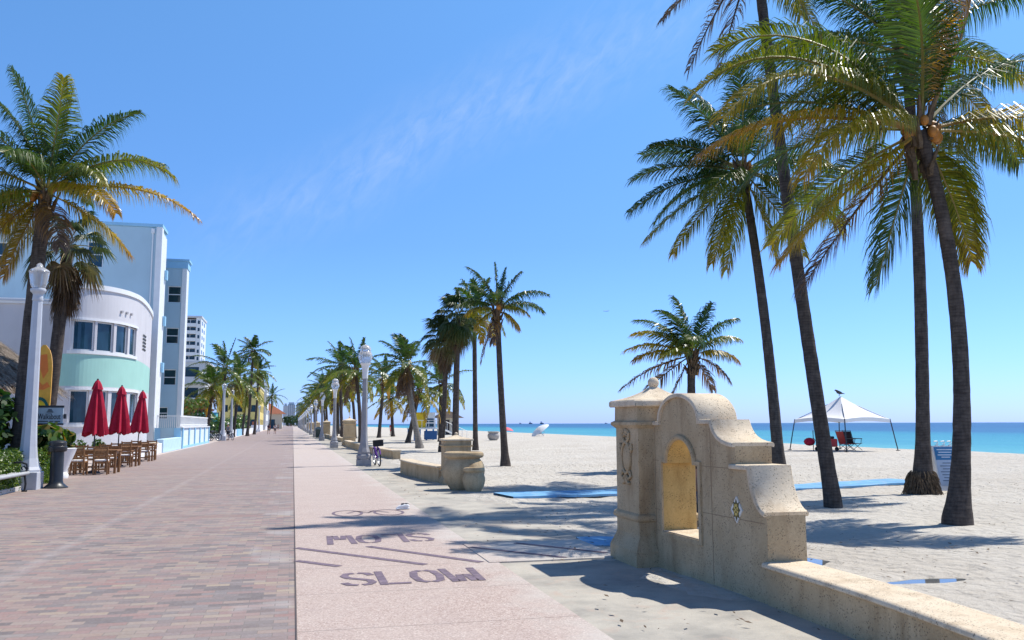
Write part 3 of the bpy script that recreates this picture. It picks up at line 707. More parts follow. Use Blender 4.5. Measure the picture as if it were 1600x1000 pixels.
def monument():
    PX, PY = 4.30, 10.09
    o = thing('stone_gate_wall', 'tan coral stone monument wall with pillar, arched niche and stepped scroll end', 'stone wall', (PX, PY, 0))
    pier_parts(o, PX, PY, 2.06, .365)
    # cartouche on the road face: shield, scrolls, ribbon tail
    c = MB(); xw = PX-.365
    def loft(P, rr): c.tube([(xw-.012, PY+a, z) for a, z in P], rr, 6)
    oval = [(.13*math.cos(k*math.pi/14), 1.24+.185*math.sin(k*math.pi/14)) for k in range(29)]
    loft(oval, .022); c.ball((xw, PY, 1.24), .12, 14, (.22, 1, 1.4))
    for s in (-1, 1):
        loft([(s*.03, 1.42), (s*.09, 1.47), (s*.10, 1.53), (s*.05, 1.56), (s*.02, 1.52), (s*.055, 1.50)], .02)
        loft([(s*.13, 1.36), (s*.175, 1.40), (s*.18, 1.34), (s*.145, 1.31)], .018)
        loft([(s*.11, 1.08), (s*.15, 1.02), (s*.09, .99), (s*.03, 1.03), (s*.05, .95), (s*.10, .93)], .019)
    c.ball((xw, PY, 1.56), .035, 8); c.ball((xw, PY, .97), .04, 8, (.6, 1, 1.5)); W_(c, 'cartouche', STONE, o, True)
    # wall with scroll profile
    X0, T = 4.13, .40; Y0 = 9.735
    xf = lambda s: X0+.055*s
    prof = [(0, 1.64), (.19, 1.64)]
    prof += [(.65-.46*math.cos(k*math.pi/20), 1.64+.31*math.sin(k*math.pi/20)**.85) for k in range(1, 20)]
    prof += [(1.11, 1.655), (1.36, 1.655)]
    prof += [(1.375, 1.62), (1.405, 1.575), (1.45, 1.53), (1.51, 1.49), (1.60, 1.455), (1.70, 1.435), (1.80, 1.425)]
    prof += [(1.80, 1.215), (2.05, 1.215)]
    prof += [(2.055, 1.20), (2.062, 1.15), (2.075, 1.09), (2.095, 1.03), (2.12, .97), (2.155, .91), (2.20, .86), (2.25, .825), (2.31, .80)]
    end = prof[-1][0]
    outer = prof+[(end, 0), (end, -.1), (0, -.1)]
    arch = [(.66-.31*math.cos(k*math.pi/16), 1.20+.265*math.sin(k*math.pi/16)) for k in range(17)]
    hole = [(.24, .43), (.24, 1.19)]+arch+[(1.07, 1.19), (1.07, .43)]
    w = MB()
    f = lambda s, z, t: (xf(s)+t*T, Y0-s, z)
    allp = outer+hole; tr = tessellate_polygon([[Vector((a, b, 0)) for a, b in outer], [Vector((a, b, 0)) for a, b in hole]])
    for t in (0, 1): w.add([f(a, b, t) for a, b in allp], [tuple(q) for q in tr])
    n = len(outer)
    for i in range(n): a, b = outer[i], outer[(i+1) % n]; w.quad(f(*a, 0), f(*b, 0), f(*b, 1), f(*a, 1))
    W_(w, 'wall', STONE, o)
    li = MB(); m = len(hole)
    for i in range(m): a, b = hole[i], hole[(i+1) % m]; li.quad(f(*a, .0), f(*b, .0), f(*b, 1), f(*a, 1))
    W_(li, 'niche_lining', BOUNCE, o)
    si = MB(); si.add([f(.242, .432, -.02), f(1.068, .432, -.02), f(1.068, .432, 1.0), f(.242, .432, 1.0), f(.242, .44, -.02), f(1.068, .44, -.02), f(1.068, .44, 1.0), f(.242, .44, 1.0)],
                      [(0, 1, 2, 3), (4, 5, 6, 7), (0, 1, 5, 4), (1, 2, 6, 5), (2, 3, 7, 6), (3, 0, 4, 7)]); W_(si, 'niche_sill', STONETOP, o)
    fr = MB()
    fr.tube([f(a, b, -.02) for a, b in [(.66-.335*math.cos(k*math.pi/20), 1.205+.29*math.sin(k*math.pi/20)) for k in range(21)]], .03, 8)
    def strip(s0, s1, z0, z1): fr.prism([(s0, z0), (s1, z0), (s1, z1), (s0, z1)], f, -.055, .04)
    strip(.185, .239, .38, 1.205); strip(1.071, 1.125, .38, 1.205); strip(.24, 1.07, .375, .428); strip(.185, .34, 1.206, 1.245); strip(.985, 1.125, 1.206, 1.245)
    W_(fr, 'niche_frame', STONE, o)
    # rounded coping that follows the profile
    def sweep(P, name, lift=.0):
        mb = MB(); sec = [(-.075, .0), (-.088, .016), (-.08, .034), (-.045, .046), (1.045, .046), (1.08, .034), (1.088, .016), (1.075, .0)]
        N = []
        for i, p in enumerate(P):
            a = Vector(P[max(i-1, 0)]); b = Vector(P[min(i+1, len(P)-1)]); p = Vector(p)
            n1 = (p-a); n2 = (b-p)
            n1 = Vector((-n1.y, n1.x)).normalized() if n1.length > 1e-6 else None
            n2 = Vector((-n2.y, n2.x)).normalized() if n2.length > 1e-6 else None
            n1 = n1 or n2; n2 = n2 or n1; nn = (n1+n2).normalized(); nn = nn/max(.55, nn.dot(n1)); N.append(nn)
        k = len(sec); vs = []
        for p, nn in zip(P, N):
            for t, h in sec: vs.append(f(p[0]+nn.x*(h-.012), p[1]+nn.y*(h-.012), t))
        fs = [(i*k+j, i*k+(j+1) % k, (i+1)*k+(j+1) % k, (i+1)*k+j) for i in range(len(P)-1) for j in range(k)]+[tuple(range(k)), tuple((len(P)-1)*k+j for j in range(k))]
        mb.add(vs, fs); W_(mb, name, STONETOP, o, True)
    i1 = prof.index((1.80, 1.215))
    sweep(prof[:i1], 'upper_coping'); sweep([(1.72, 1.215)]+[(2.05, 1.215)]+prof[i1+3:], 'lower_coping')
    # masonry joints
    j = MB()
    for s0, s1, z in ((0.02, .18, 1.22), (1.13, 1.78, 1.2), (1.13, 2.28, .72), (.02, .18, .66)): j.prism([(s0, z), (s1, z), (s1, z+.006), (s0, z+.006)], f, -.006, .01)
    for s, z0, z1 in ((1.32, .02, 1.63), (.045, .02, 1.6)): j.prism([(s, z0), (s+.006, z0), (s+.006, z1), (s, z1)], f, -.006, .01)
    W_(j, 'mortar_joints', plain('mortar', (.27, .19, .115), .95), o)
    # glazed diamond tile
    t = MB(); cs, cz = 1.81, .81; t.prism([(cs-.105, cz), (cs, cz-.13), (cs+.105, cz), (cs, cz+.13)], f, -.03, .01); tl = W_(t, 'tile', plain('white_glaze', (.66, .65, .60), .2), o)
    st = MB(); pts = []
    for k in range(16):
        a = k*math.pi/8; r = .106 if k % 2 == 0 else .07
        pts.append((cs+r*.66*math.cos(a), cz+r*math.sin(a)))
    st.prism(pts, f, -.04, .0); W_(st, 'tile_star', plain('olive_glaze', (.09, .085, .03), .2), o)
    st = MB()
    for k in range(8):
        a = k*math.pi/4+math.pi/8; c0, z0 = cs+.04*.72*math.cos(a), cz+.045*math.sin(a)
        st.prism([(c0+.013*math.cos(q*math.pi/3), z0+.016*math.sin(q*math.pi/3)) for q in range(6)], f, -.046, .0)
    st.prism([(cs+.012*math.cos(q*math.pi/3), cz+.016*math.sin(q*math.pi/3)) for q in range(6)], f, -.046, .0)
    W_(st, 'tile_dots', plain('gold_glaze', (.55, .42, .12), .2), o)
monument()
def low_wall(pts, h, th, label, joint=1.5, h0=None, r=.5):
    """pts: road-side foot of the wall; it thickens towards +X"""
    pts = [Vector((a, b, 0)) for a, b in pts]; o = thing('low_wall', label, 'low wall', pts[0], 0, 'coral stone seat walls along the beach')
    def sw(sec, name, m):
        mb = MB(); k = len(sec); vs = []
        for i, p in enumerate(pts):
            d = (pts[min(i+1, len(pts)-1)]-pts[max(i-1, 0)]).normalized(); n = Vector((d.y, -d.x, 0))
            if n.x < 0 and abs(n.x) > .2: n = -n
            for t, z in sec: q = p+n*t; vs.append((q.x, q.y, z))
        fs = [(i*k+j, i*k+(j+1) % k, (i+1)*k+(j+1) % k, (i+1)*k+j) for i in range(len(pts)-1) for j in range(k)]+[tuple(range(k)), tuple((len(pts)-1)*k+j for j in range(k))]
        mb.add(vs, fs); return W_(mb, name, m, o, name == 'coping')
    sw([(0, -.05), (0, h-.05), (th, h-.05), (th, -.05)], 'wall', STONE)
    sw([(-.03, h-.055), (-.05, h-.04), (-.05, h-.02), (-.035, h-.003), (-.01, h), (th+.01, h), (th+.035, h-.003), (th+.05, h-.02), (th+.05, h-.04), (th+.03, h-.055)], 'coping', STONETOP)
    return o
def curve(pts, n=8):
    P = [Vector((*p, 0)) for p in pts]; out = []
    for i in range(len(P)-1):
        a, b, c, d = P[max(i-1, 0)], P[i], P[i+1], P[min(i+2, len(P)-1)]
        for k in range(n):
            t = k/n; q = .5*((2*b)+(c-a)*t+(2*a-5*b+4*c-d)*t*t+(3*b-a-3*c+d)*t**3); out.append((q.x, q.y))
    return out+[tuple(P[-1][:2])]
low_wall(curve([(4.24, 7.43), (4.22, 6.0), (4.12, 4.9), (3.95, 3.6), (3.7, 2.0), (3.4, .6)], 5), .385, .36, 'near tan low wall running from the stepped monument towards the camera')
low_wall(curve([(4.0, 24.7), (3.78, 26.2), (3.62, 28.2), (3.58, 30.2)], 5), .47, .36, 'short tan low wall behind the stacked stone pots')
low_wall(curve([(4.62, 42), (4.3, 47), (4.1, 54), (3.95, 62), (3.92, 69.4)], 5), .42, .36, 'long tan low wall beyond the purple bicycle')
def pier(x, y, H, hw, label):
    o = thing('stone_pier', label, 'stone pillar', (x, y, 0), 0, 'coral stone pillars along the beach'); pier_parts(o, x, y, H, hw)
pier(4.42, 24.3, 1.32, .36, 'short tan stone pillar with ball finial behind the pots')
pier(4.3, 70.2, 2.1, .46, 'tall tan stone pillar beyond the second lamp post')
for k, (y, w) in enumerate(((116, 'third'), (160, 'fourth'), (205, 'fifth'), (250, 'sixth'))):
    pier(4.2, y, 2.1, .46, f'{w} tan stone pillar from the camera along the row of lamp posts')
    low_wall(curve([(4.3, y-40+6), (4.05, y-25), (3.9, y-1)], 5), .42, .36, f'tan low wall ending at the {w} stone pillar')
def pot(name, label, cat, c, H, R, m, n=26, group=None):
    o = thing(name, label, cat, c, 0, group); b = MB()
    pr = [(R*.62, 0), (R*.66, .02*H), (R*.78, .10*H), (R*.92, .22*H), (R*1.01, .36*H), (R*1.05, .49*H), (R*1.03, .60*H), (R*.96, .70*H), (R*.87, .77*H), (R*.81, .805*H), (R*.80, .83*H)]
    b.lathe(pr, n); b.build('bowl', m, o, True)
    r_ = MB(); r_.lathe([(R*.80, .825*H), (R*.92, .845*H), (R*.985, .88*H), (R*1.0, .92*H), (R*.97, .975*H), (R*.87, H), (R*.78, .97*H), (R*.76, .90*H), (.05, .88*H)], n); r_.build('rim', m, o, True); return o
pot('stone_pot', 'large round tan stone pot against the short pillar', 'planter', (4.22, 22.1, 0), .95, .51, STONE, 30)
pot('stone_pot', 'small round tan stone pot in front of the large pot', 'planter', (4.33, 21.35, 0), .58, .265, STONE, 30)
u = gs(771, 688); pot('stone_urn', 'grey concrete urn standing alone on the open sand', 'planter', u, .82, .52, plain('grey_concrete', (.40, .37, .34), .9))

# ---------------------------------------------------------------- lamp posts
def lamp_shaft(o, H, w, m):
    b = MB(); b.box((0, 0, .24), (w*2.9, w*2.9, .52), 0, .02); b.build('plinth', m, o)
    s = MB(); s.lathe([(w*1.40, .50), (w*1.42, .56), (w*1.42, .66), (w*1.18, .74), (w*.98, .90), (w*.85, 1.1), (w*.78, 1.5), (w*.70, 2.4), (w*.58, H*.78), (w*.54, H*.80)], 8, (0, 0, 0), None, math.pi/8)
    s.build('shaft', m, o)
def left_lamp(label, loc, H=5.9, group='grey lamp posts on the building side'):
    o = thing('street_lamp', label, 'street lamp', loc, 0, group); w = .24
    b = MB(); b.box((0, 0, .2), (.64, .64, .5), 0, .02); b.build('plinth', LAMPG, o)
    s = MB(); s.lathe([(.33, .44), (.335, .50), (.29, .58), (.23, .80), (.195, 1.1), (.17, 1.6), (.15, 2.6), (.13, 4.2), (.12, H-1.0)], 8, (0, 0, 0), None, math.pi/8); s.build('shaft', LAMPG, o)
    c = MB(); c.lathe([(.12, H-1.01), (.135, H-.98), (.125, H-.9), (.12, H-.84), (.14, H-.8), (.185, H-.76), (.195, H-.72), (.185, H-.68), (.15, H-.66)], 16); c.build('collar', LAMPG, o, True)
    g = MB(); g.lathe([(.15, H-.665), (.175, H-.64), (.20, H-.55), (.225, H-.4), (.24, H-.29), (.248, H-.24)], 20); g.build('globe', GLOBE, o, True)
    l = MB(); l.lathe([(.248, H-.242), (.26, H-.225), (.245, H-.20), (.19, H-.15), (.125, H-.12), (.085, H-.085), (.075, H-.04), (.055, H-.01), (.025, H+.01)], 20); l.build('lid', GLOBE, o, True)
    return o
def right_lamp(label, loc, group='lamp posts along the beach wall'):
    o = thing('street_lamp', label, 'street lamp', loc, 0, group); H = 4.85
    b = MB(); b.box((0, 0, .1), (.56, .56, .3), 0, .02); b.build('plinth', LAMPC, o)
    s = MB(); s.lathe([(.29, .24), (.31, .32), (.31, .42), (.24, .47), (.26, .54), (.20, .72), (.155, .95), (.135, 1.3), (.125, 2.2), (.105, 3.48)], 8, (0, 0, 0), None, math.pi/8); s.build('shaft', LAMPC, o)
    c = MB(); c.lathe([(.108, 3.47), (.115, 3.5), (.112, 3.6), (.125, 3.8), (.15, 3.97), (.17, 4.02), (.2, 4.05), (.205, 4.1), (.17, 4.12)], 12); c.build('capital', WHITE, o, True)
    g = MB(); g.lathe([(.17, 4.115), (.22, 4.16), (.27, 4.25), (.285, 4.35), (.275, 4.45), (.235, 4.54), (.205, 4.57)], 20); g.build('globe', GLOBE, o, True)
    g = MB(); g.lathe([(.205, 4.568), (.225, 4.62), (.215, 4.70), (.165, 4.78), (.09, 4.83), (.03, 4.85)], 20); g.build('upper_globe', GLOBE, o, True)
    return o
ORD = ['first', 'second', 'third', 'fourth', 'fifth', 'sixth', 'seventh', 'eighth', 'ninth', 'tenth', 'eleventh', 'twelfth', 'thirteenth', 'fourteenth', 'fifteenth', 'sixteenth', 'seventeenth', 'eighteenth']
rl = right_lamp('tall concrete lamp post with white double globe beside the purple bicycle', (2.78, 35.8, 0))
for k in range(1, 18):
    dup(rl, (2.83, 35.8+27.4*k, 0), 0, 'concrete lamp post before the first tall stone pillar, next beyond the bicycle' if k == 1 else f'{ORD[k]} concrete lamp post from the camera in the beach-side row')
ll = left_lamp('tall grey lamp post with acorn globe at the bench', (-6.62, 25.25, 0))
for k, (x, y, lb) in enumerate(((-6.95, 95, 'grey lamp post with acorn globe beside the parked bicycles'), (-7.25, 112, 'grey lamp post with acorn globe just beyond the cyclist in the white cap'), (-7.3, 187, 'left one of the paired lamp posts in front of the yellow house'), (-7.3, 203, 'right one of the paired lamp posts in front of the yellow house'), (-7.3, 283, 'grey lamp post beside the red-roofed pavilion, left of its pair'), (-7.3, 335, 'grey lamp post beside the red-roofed pavilion, right of its pair'))):
    dup(ll, (x, y, 0), 0, lb)
for k, y in enumerate((387, 465, 590, 730)):
    dup(ll, (-7.3, y, 0), 0, f'{ORD[k]} of the four tiny far lamp posts on the building side, counted from the left')
# ---------------------------------------------------------------- palms on the beach
WIND = Vector((-.75, -.1, 0))
def bp(label, bpx, tpx, dy=0.0, **kw):
    b = gs(*bpx); return coco_palm(label, b, aty(tpx[0], tpx[1], b.y+dy), **kw)
FG = 'tall coconut palms at the right'
W1 = Vector((-1.0, -.15, 0))
FA = [(140, 10, 4.4, 1.6, .40, .9, .5), (150, 22, 4.3, 1.5, .48, .9, .4), (168, 5, 3.8, .9, .66, 1.0, .3), (176, 35, 3.4, 1.3, .55, 1.0, .3), (216, 15, 3.6, .45, .60, .7, .3), (228, 5, 3.3, .4, .92, .8, .3), (122, -5, 4.0, 1.6, .33, .75, .8), (116, -25, 3.9, 1.25, .2, .6, .8), (146, -20, 3.7, 1.1, .12, .6, .5), (156, -40, 3.2, 1.2, .15, .8, .5),
      (64, 10, 3.2, .75, .84, .5, 1.9), (74, -10, 3.0, .5, .3, .5, 1.4), (95, 25, 3.0, .5, .25, .5, 1.0), (46, -15, 3.9, 1.0, .12, 1.3, .12), (24, -30, 3.1, .95, .10, 1.4, .1), (14, 5, 3.1, .95, .60, 1.2, .1), (-4, 20, 3.0, 1.2, .5, 1.2, .2), (2, -50, 2.8, 1.1, .4, 1.2, .2), (258, -20, 2.5, .5, .3, .9, .3), (200, -45, 3.0, .8, .4, 1.0, .3), (300, -10, 2.2, .5, .5, 1.0, .3)]
FB = [(120, -10, 4.0, .9, .1, .7, 1.1), (135, 10, 4.0, 1.0, .15, .8, 1.0), (150, -20, 4.0, 1.0, .2, .9, .8), (165, 10, 3.8, 1.0, .3, 1.0, .6), (100, 15, 3.6, .7, .15, .7, 1.2), (85, -10, 3.2, .4, .12, .5, .6), (70, 5, 3.0, .4, .1, .6, .4), (60, -20, 3.4, .7, .15, 1.0, .3), (40, 10, 3.4, 1.0, .15, 1.2, .2), (20, -15, 3.4, 1.1, .3, 1.3, .15), (0, 10, 3.2, 1.0, .5, 1.2, .1), (-30, 0, 2.9, .8, .55, 1.2, .1), (185, -20, 3.5, .9, .45, 1.1, .4), (210, 10, 3.2, .7, .6, 1.2, .3), (250, -10, 2.8, .5, .6, 1.1, .2), (285, 15, 2.6, .5, .93, 1.2, .1), (105, 60, 3.2, .9, .2, .9, .7), (110, -60, 3.3, .9, .2, .9, .7)]
FC = [(212, 10, 3.7, .55, .84, .8, .1), (236, -5, 4.0, .55, .93, .7, .1), (250, 10, 4.3, .3, .97, .6, .05), (-48, 0, 3.3, .7, .45, 1.0, .1), (175, -10, 1.8, 1.0, .4, .9, .4), (150, 15, 2.1, .9, .3, .9, .6), (130, -20, 2.5, .8, .2, .8, .8), (110, 10, 3.4, .7, .2, .7, .8), (80, 0, 3.2, .5, .15, .6, .7), (55, 10, 3.4, .9, .2, .9, .4), (30, -15, 3.4, 1.0, .3, 1.0, .3), (10, 15, 3.3, 1.1, .4, 1.1, .2), (100, 55, 3.3, .9, .2, .9, .5), (80, -55, 3.3, .9, .2, .9, .5), (190, 40, 1.6, 1.0, .5, 1.0, .3), (0, -45, 3.0, 1.0, .45, 1.0, .2)]
FD = [(186, 5, 3.6, .75, .12, .9, .3), (196, 25, 3.6, .85, .3, 1.0, .2), (205, -10, 3.4, .6, .42, 1.0, .2), (222, 10, 3.3, .55, .48, 1.0, .1), (245, 20, 3.2, .4, .5, 1.1, .1), (262, -15, 2.8, .4, .45, 1.1, .1), (165, -10, 3.2, .75, .08, .7, .5), (152, 15, 3.0, .75, .06, .7, .6), (140, -30, 3.2, .7, .08, .7, .6), (118, 5, 3.2, .55, .08, .6, .7), (103, -15, 3.2, .5, .06, .5, .7), (88, 10, 3.0, .4, .08, .5, .5), (72, -10, 3.0, .5, .1, .6, .4), (50, 10, 3.2, .8, .1, .9, .3), (30, -20, 3.4, .9, .15, 1.0, .2), (12, 15, 3.5, 1.0, .2, 1.1, .15), (-5, -10, 3.5, .9, .3, 1.2, .1), (-22, 15, 3.3, .8, .4, 1.2, .1), (-45, -5, 3.0, .6, .45, 1.2, .1), (-70, 10, 2.8, .5, .55, 1.1, .1), (110, 60, 3.2, 1.0, .15, .9, .4), (90, -60, 3.2, 1.0, .15, .9, .4), (200, 55, 3.0, .9, .35, 1.1, .2)]
bp('windswept coconut palm with yellow fronds, its dark curved trunk nearest the camera at right', (1495, 820), (1438, 205), .3, bend=(.78, 0, .2), r0=.152, r1=.105, flare=1.75, fh=.42, segs=70, seed=11, nf=0, ndead=0, nuts=12, group=FG, extra=fronds(FA, 150, 1.15, .027, W1, 5, 1.06))
bp('coconut palm with flared root mat, standing beside the white sandwich board', (1442, 770), (1415, 85), .6, bend=(.3, 0, .2), r0=.165, r1=.12, flare=2.3, fh=.42, segs=70, seed=23, nf=0, ndead=0, nuts=5, roots=True, group=FG, extra=fronds(FB, 130, 1.1, .031, W1, 6))
bp('tall coconut palm leaning left beside the canopy tent, crown beyond the photo top', (1303, 793), (1180, -80), 1.9, bend=(-.15, 0, .1), r0=.15, r1=.11, flare=1.3, segs=70, seed=35, nf=0, ndead=0, nuts=6, group=FG, extra=fronds(FC, 100, .85, .028, W1, 7, .8))
bp('dark green coconut palm behind the leaning one, trunk base beside the stone wall steps', (1219, 753), (1160, 268), .8, bend=(.25, 0, .2), r0=.165, r1=.115, flare=1.9, fh=.4, segs=70, seed=47, nf=0, ndead=0, nuts=4, group=FG, extra=fronds(FD, 124, 1.1, .033, W1, 8))
FE = [(95, 0, 2.3, .3, .15, .5, .5), (110, 20, 2.5, .7, .2, .7, .8), (122, -15, 2.6, .8, .3, .7, .8), (140, 10, 2.6, .9, .48, .8, .6), (155, -10, 2.6, .9, .55, .9, .4), (168, 15, 2.4, .8, .62, 1.0, .3), (70, -10, 2.3, .7, .2, .8, .1), (55, 15, 2.2, .9, .25, 1.0, 0), (38, -5, 2.1, 1.0, .4, 1.1, 0), (15, 10, 1.8, 1.1, .6, 1.2, 0), (195, 0, 3.0, .55, .95, 1.0, .1), (212, 15, 2.8, .45, .96, 1.0, .1), (242, 0, 2.4, .3, .97, 1.0, 0), (-20, 10, 1.7, .9, .93, 1.2, 0), (-50, -10, 1.5, .6, .95, 1.2, 0), (100, 60, 2.2, .9, .3, .9, .3), (90, -60, 2.2, .9, .3, .9, .3), (160, 50, 2.2, .9, .4, .9, .3)]
coco_palm('small coconut palm with drooping dead fronds seen above the stone pillar', (13.5, 28.5, hs(13.5, 28.5)), aty(1080, 555, 28.7), (0, 0, 0), .17, .13, seed=59, nf=0, ndead=0, nuts=0, segs=26, nside=12, extra=fronds(FE, 70, .8, .045, Vector((-1.5, -.15, 0)), 12, .9))
FM = [(92, 0, 2.0, .2, .12, .4, .1), (78, -10, 1.9, .25, .1, .4, .1), (112, 10, 2.3, .7, .12, .6, .5), (124, -15, 2.2, .9, .15, .7, .5), (64, 5, 1.9, .6, .1, .7, 0), (35, 10, 2.5, 1.0, .12, 1.1, 0), (22, -15, 2.3, 1.1, .25, 1.2, 0), (5, 25, 1.6, .9, .5, 1.2, 0), (155, 5, 1.6, .9, .3, 1.1, .3), (172, -20, 1.5, .8, .5, 1.1, .2), (-35, 0, 1.3, .6, .6, 1.2, 0), (215, 15, 1.3, .5, .6, 1.2, 0), (252, 0, 2.5, .2, .96, 1.1, 0), (262, 15, 1.6, .2, .95, 1.1, 0), (90, 60, 1.9, .9, .2, .9, .2), (90, -60, 1.9, .9, .2, .9, .2)]
bp('slim straight coconut palm on open sand, one dead frond hanging at its left', (790, 729), (777, 482), 0, bend=(-.05, 0, 0), r0=.145, r1=.105, flare=1.7, seed=61, nf=0, ndead=0, nuts=2, extra=fronds(FM, 60, .62, .045, W1, 14, .84))
bp('slim coconut palm just right of the short stone pillar', (743, 703), (741, 487), 0, r0=.165, r1=.135, L=2.7, nf=16, wind=Vector((-.3, 0, 0)), seed=67, n=40, leaf=.8, wl=.075, ndead=4, nuts=2, age1=.6)
def fp(label, bpx, tpx, dy=0.0, **kw):
    b = gs(*bpx); return fan_palm(label, b, aty(tpx[0], tpx[1], b.y+dy), **kw)
fp('thick-trunked fan palm rising behind the short stone pillar', (711, 706), (715, 498), 0, r0=.205, r1=.18, R=.92, Lp=1.05, nf=34, seed=5, skirt=9, age1=.55)
fp('shaggy brownish fan palm with slanting trunk left of the short stone pillar', (689, 706), (697, 528), 0, r0=.17, r1=.13, R=.82, Lp=.95, nf=24, seed=8, skirt=15, age1=.8, bend=(.15, 0, 0), wind=Vector((-.6, 0, 0)))
bp('leaning coconut palm with pale trunk and long brown skirt of dead fronds', (656, 700), (634, 570), .5, bend=(-.15, 0, .1), r0=.23, r1=.16, L=2.9, nf=17, wind=Vector((-.6, -.1, 0)), seed=71, n=42, leaf=.85, wl=.075, ndead=16, nuts=3, age1=.48, bark=TRUNKP)
bp('small dark coconut palm between the leaning palm and the beach hut', (688, 690), (689, 600), 0, r0=.2, r1=.16, L=3.0, nf=20, wind=Vector((-.4, 0, 0)), seed=73, n=30, leaf=.7, wl=.09, ndead=2, nuts=0)
bp('thin-trunked coconut palm right of the nearest beach lamp post', (592, 684), (600, 588), 0, r0=.22, r1=.17, L=3.6, nf=22, wind=Vector((-.5, 0, 0)), seed=79, n=30, leaf=.75, wl=.1, ndead=4, nuts=0, age1=.7)
bp('thin coconut palm standing by the water with bare straight trunk', (614, 682), (611, 622), 0, r0=.22, r1=.18, L=3.6, nf=20, wind=Vector((-.6, 0, 0)), seed=83, n=28, leaf=.8, wl=.11, ndead=2, nuts=0, age1=.7)
bp('coconut palm hidden behind the brown dead skirt of the leaning palm', (637, 692), (655, 612), 0, r0=.2, r1=.16, L=3.2, nf=20, wind=Vector((-.5, 0, 0)), seed=89, n=28, leaf=.75, wl=.1, ndead=6, nuts=0, age1=.7)
# prototypes for the long row behind the lamp posts
PROTO = [coco_palm('proto', (0, 0, 0), (.3*(k-2), .2, h), (.25*(-1)**k, 0, 0), .19, .14, 3.4, 17, Vector((-.6, -.05, 0)), 101+k*7, 34, .9, .10, 3, 0, 14, 9, age1=.5) for k, h in enumerate((6.2, 7.6, 5.2, 8.6))]
FARP = [  # X, Y, proto, scale, label
    
    
    (5.6, 76, 0, 1.0, 'tall dense palm beyond the first tall stone pillar'),
    
    (5.0, 92, 1, 1.0, 'full-crowned palm between the first tall pillar and the second lamp post'),
    (7.0, 104, 0, 1.05, 'palm close behind the second lamp post'), (5.2, 112, 2, 1.15, 'squat palm left of the second lamp post'),
    (6.5, 124, 3, .85, 'palm just beyond the second tall stone pillar'), (5.0, 136, 0, 1.1, 'palm between the third and fourth lamp posts'),
    (7.5, 150, 1, 1.0, 'palm behind the fourth lamp post on its sea side'), (5.2, 166, 3, .95, 'tallest of the far palms, left of the fourth lamp post'),
    (6.5, 188, 0, 1.2, 'far palm sixth from the end of the beach row'), (5.0, 212, 1, 1.1, 'far palm fifth from the end of the beach row'),
    (6.0, 244, 2, 1.5, 'far palm fourth from the end of the beach row'), (5.0, 285, 0, 1.2, 'far palm third from the end of the beach row'),
    (6.0, 340, 1, 1.1, 'far palm second from the end of the beach row'), (5.0, 420, 0, 1.3, 'last and smallest palm of the beach row')]
first = {}
def place_proto(k, loc, rz, label, sc, group):
    if k not in first:
        o = PROTO[k]; o.location = loc; o.rotation_euler = (0, 0, rz); o.scale = (sc, sc, sc); o['label'] = label; o['group'] = group; first[k] = o; return o
    return dup(PROTO[k], loc, rz, label, sc, group)
rr = random.Random(3)
for x, y, k, s, lb in FARP: place_proto(k, (x, y, hs(x, y)-.02), rr.uniform(-.6, .6), lb, s, 'palms in a row behind the beach lamp posts')
LEFTP = [(aty(395, 548, 130), 'tall slender coconut palm above the cluster on the building side', 3.3, .10), (aty(352, 575, 108), 'broad coconut palm behind the two lamp posts on the building side', 4.6, .2),
         (aty(372, 590, 122), 'coconut palm with heavy drooping fronds right of the paired lamp posts', 4.4, .3), (aty(330, 605, 100), 'dusty yellow-fronded palm at the end of the picket fence', 3.6, .5),
         (aty(384, 612, 142), 'low coconut palm left of the yellow house', 4.2, .3), (aty(425, 618, 265), 'small palm over the red-roofed pavilion', 5.0, .1), (aty(404, 580, 150), 'palm with thin trunk right of the tall slender palm', 3.4, .2)]
for k, (t, lb, L, a) in enumerate(LEFTP):
    coco_palm(lb, (t.x-.4, t.y, 0), t, (.2, 0, 0), .22, .15, L*.92, 19, Vector((-.3, -.1, 0)), 200+k*9, 34, .95, .11, 4 if k in (3, 2) else 2, 0, 16, 9, age0=.08+a*.3, age1=.42+a*.4, low=-50, group='palms on the building side')
# the two big palms in front of the cafe
FL = [(97, 10, 4.0, .35, .12, .5, .3), (80, -5, 3.6, .3, .3, .4, .2), (72, 20, 3.8, .45, .33, .5, .1), (110, 0, 3.9, .5, .12, .6, .5), (118, 30, 3.9, .6, .15, .7, .5), (130, -10, 4.2, .8, .12, .8, .4), (152, 15, 4.2, 1.1, .5, 1.0, .2), (168, -20, 3.8, .9, .3, 1.0, .2), (52, 10, 4.3, .85, .15, .8, -.1), (45, -25, 4.0, .8, .2, .8, -.1), (34, 5, 4.8, 1.35, .38, 1.1, -.1), (26, 35, 4.0, 1.2, .35, 1.1, 0), (12, -5, 5.2, .95, .62, 1.1, 0), (5, 30, 4.0, 1.0, .6, 1.1, 0), (195, 10, 4.2, .9, .5, 1.1, .1), (208, -10, 3.8, .6, .62, 1.1, .1), (226, 15, 3.6, .4, .66, 1.1, 0), (246, 5, 3.0, .4, .62, 1.1, 0), (-25, -30, 3.2, .7, .6, 1.1, 0), (-60, 20, 2.2, .5, .95, 1.1, 0), (70, 65, 3.6, .9, .25, .9, 0), (100, -65, 3.6, .8, .2, .9, 0), (200, 60, 3.4, 1.0, .5, 1.0, 0)]
coco_palm('large coconut palm with orange stalks behind the tall grey lamp post at left', (-7.75, 28.6, 0), aty(72, 300, 28.6), (-.1, 0, 0), .27, .19, seed=311, nf=0, ndead=0, nuts=8, segs=40, extra=fronds(FL, 124, 1.08, .036, Vector((-1, -.1, 0)), 9, .9))
